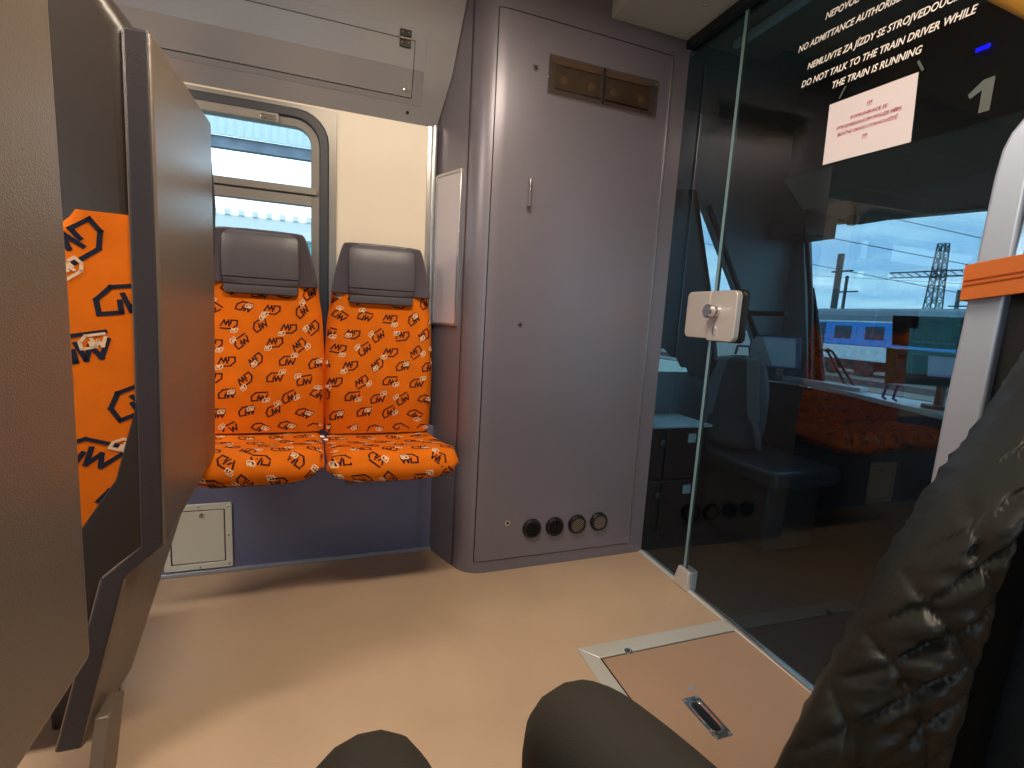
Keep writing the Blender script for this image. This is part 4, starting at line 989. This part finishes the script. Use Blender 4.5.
for k in range(nseg):
    a = g0.lerp(g1, k/nseg); b = g0.lerp(g1, (k+1)/nseg); tube(bm, [a, b+Vector((0, 0, -.35))], .03, 4)
tag(obj('catenary_gantry', bm, M_steel, None), 'horizontal steel lattice gantry carried by the tall mast', 'gantry')
for i, (pb, ptp, X0, r, lab) in enumerate((((833, 312), (841, 254), 34, .22, 'thick dark catenary pole left of the lattice mast'), ((842, 312), (846, 276), 38, .12, 'thin catenary pole beside the thick dark one'), ((954, 320), (958, 290), 45, .14, 'thin far pole right of the lattice mast'))):
    b_ = at(*pb, 0, X0); t_ = at(*ptp, 0, X0); bm = N(); tube(bm, [(X0, b_.y, -1.3), (X0, b_.y, t_.z)], r, 8)
    box(bm, (X0-.1, b_.y-1.0, t_.z-1.3), (X0+.1, b_.y+.5, t_.z-1.2)); tag(obj('catenary_pole', bm, M_steel, None), lab, 'pole')
for i, (pa, pb_, r) in enumerate((((800, 232), (985, 268), .035), ((800, 262), (985, 298), .03), ((900, 220), (990, 240), .03), ((800, 275), (985, 285), .02))):
    a = at(*pa, 0, 33+i*2); b = at(*pb_, 0, 33+i*2); dd = b-a; bm = N(); tube(bm, [a-dd*1.5, a, b, b+dd*2], r, 4)
    tag(obj('overhead_wire', bm, M_steel, None), ('uppermost thick overhead wire crossing the sky behind the mast', 'second overhead wire crossing below the thick one', 'short overhead wire at the top right of the windscreen', 'thin lowest overhead wire over the coach')[i], 'wire')
bm = N()
hx = [bm.verts.new((160+0*k, 150-k*8, -1.3)) for k in range(28)]; hy = [bm.verts.new((160, 150-k*8, 3+3*noise.noise(Vector((k*.5, 0, 0)))+(5 if 4 < k < 9 else 0))) for k in range(28)]
h3 = [bm.verts.new((175, v.co.y, -1.3)) for v in hy]
for k in range(27): bm.faces.new((hx[k], hx[k+1], hy[k+1], hy[k])); bm.faces.new((hy[k], hy[k+1], h3[k+1], h3[k]))
tag(obj('distant_hill', bm, M_hill, None), kind='structure')
# seen through the passenger window: canopy and far station roof
cn = thing('platform_canopy', 'pale corrugated platform canopy outside the passenger window', 'canopy', (-2, 5.0, 2.9))
bm = N(); K = 89
top_ = [bm.verts.new((-9+k*.12, 3.7, 2.60+(.03 if k % 2 else 0))) for k in range(K)]; bt = [bm.verts.new((-9+k*.12, 5.3, 2.80+(.03 if k % 2 else 0))) for k in range(K)]
for k in range(K-1): bm.faces.new((top_[k], top_[k+1], bt[k+1], bt[k]))
r_ = obj('corrugated_roof', bm, M_canopy, cn); md = r_.modifiers.new('s', 'SOLIDIFY'); md.thickness = .02
bm = N(); box(bm, (-9, 3.65, 2.105), (1.6, 3.7, 2.175)); obj('fascia', bm, mat('canopy_fascia', '6E7E8E', .7, var=.25, vscale=9), cn)
bm = N()
for k in range(212): prism(bm, [Vector((-9+k*.05, 3.64, 2.175)), Vector((-9+k*.05+.025, 3.62, 2.175)), Vector((-9+k*.05+.05, 3.64, 2.175))], (0, 0, .5))
obj('front_sheet', bm, M_coachwhite, cn)
for x in (-8, -4, 1.2):
    bm = N(); box(bm, (x-.1, 4.9, -1.3), (x+.1, 5.1, 2.72)); obj('post', bm, M_steel, cn)
fb_ = thing('station_shed', 'long pale station shed with cyan front seen low in the passenger window', 'building', (-5, 14, -1.3))
bm = N(); box(bm, (-30, 14, -1.3), (8, 17, 2.75)); obj('cyan_front', bm, M_cyan, fb_)
bm = N(); box(bm, (-30, 13.6, 2.75), (8, 17.4, 3.2))
for k in range(125): box(bm, (-30+k*.3, 13.55, 3.2), (-30+k*.3+.12, 13.7, 3.32))
obj('roof', bm, M_canopy, fb_)
# ================================================================ LIGHT
def area(name, loc, rot, sx, sy, power, col):
    l = bpy.data.lights.new(name, 'AREA'); l.shape = 'RECTANGLE'; l.size = sx; l.size_y = sy; l.energy = power; l.color = col
    o = bpy.data.objects.new(name, l); COL.objects.link(o); o.location = loc; o.rotation_euler = rot; return o
for i, (x, y, lx) in enumerate(((.25, .95, 1.0), (-1.6, .95, 1.2))):
    lt = thing('ceiling_light', ('warm ceiling light strip above the seats nearest the column', 'warm ceiling light strip farther back in the carriage')[i], 'light', (x, y, ZC-.03))
    bm = N(); box(bm, (x-lx/2, y-.10, ZC-.03), (x+lx/2, y+.10, ZC)); obj('housing', bm, M_alum, lt, bevel=.004)
    bm = N(); box(bm, (x-lx/2+.02, y-.08, ZC-.036), (x+lx/2-.02, y+.08, ZC-.029)); obj('diffuser', bm, M_lamp, lt)
    area('ceiling_lamp', (x, y, ZC-.045), (0, 0, 0), lx-.06, .15, (30, 26)[i], ((1, .85, .66), (1, .90, .78))[i])
# soft daylight portals at the windows
for (x0, x1, y, rx) in ((WX0, WX1, YW+.1, -math.pi/2), (-1.55, -.05, -.9, math.pi/2)):
    o = area('daylight_portal', ((x0+x1)/2, y, (WZ0+WZ1)/2), (rx, 0, 0), x1-x0, WZ1-WZ0, 1, (1, 1, 1)); o.data.cycles.is_portal = True
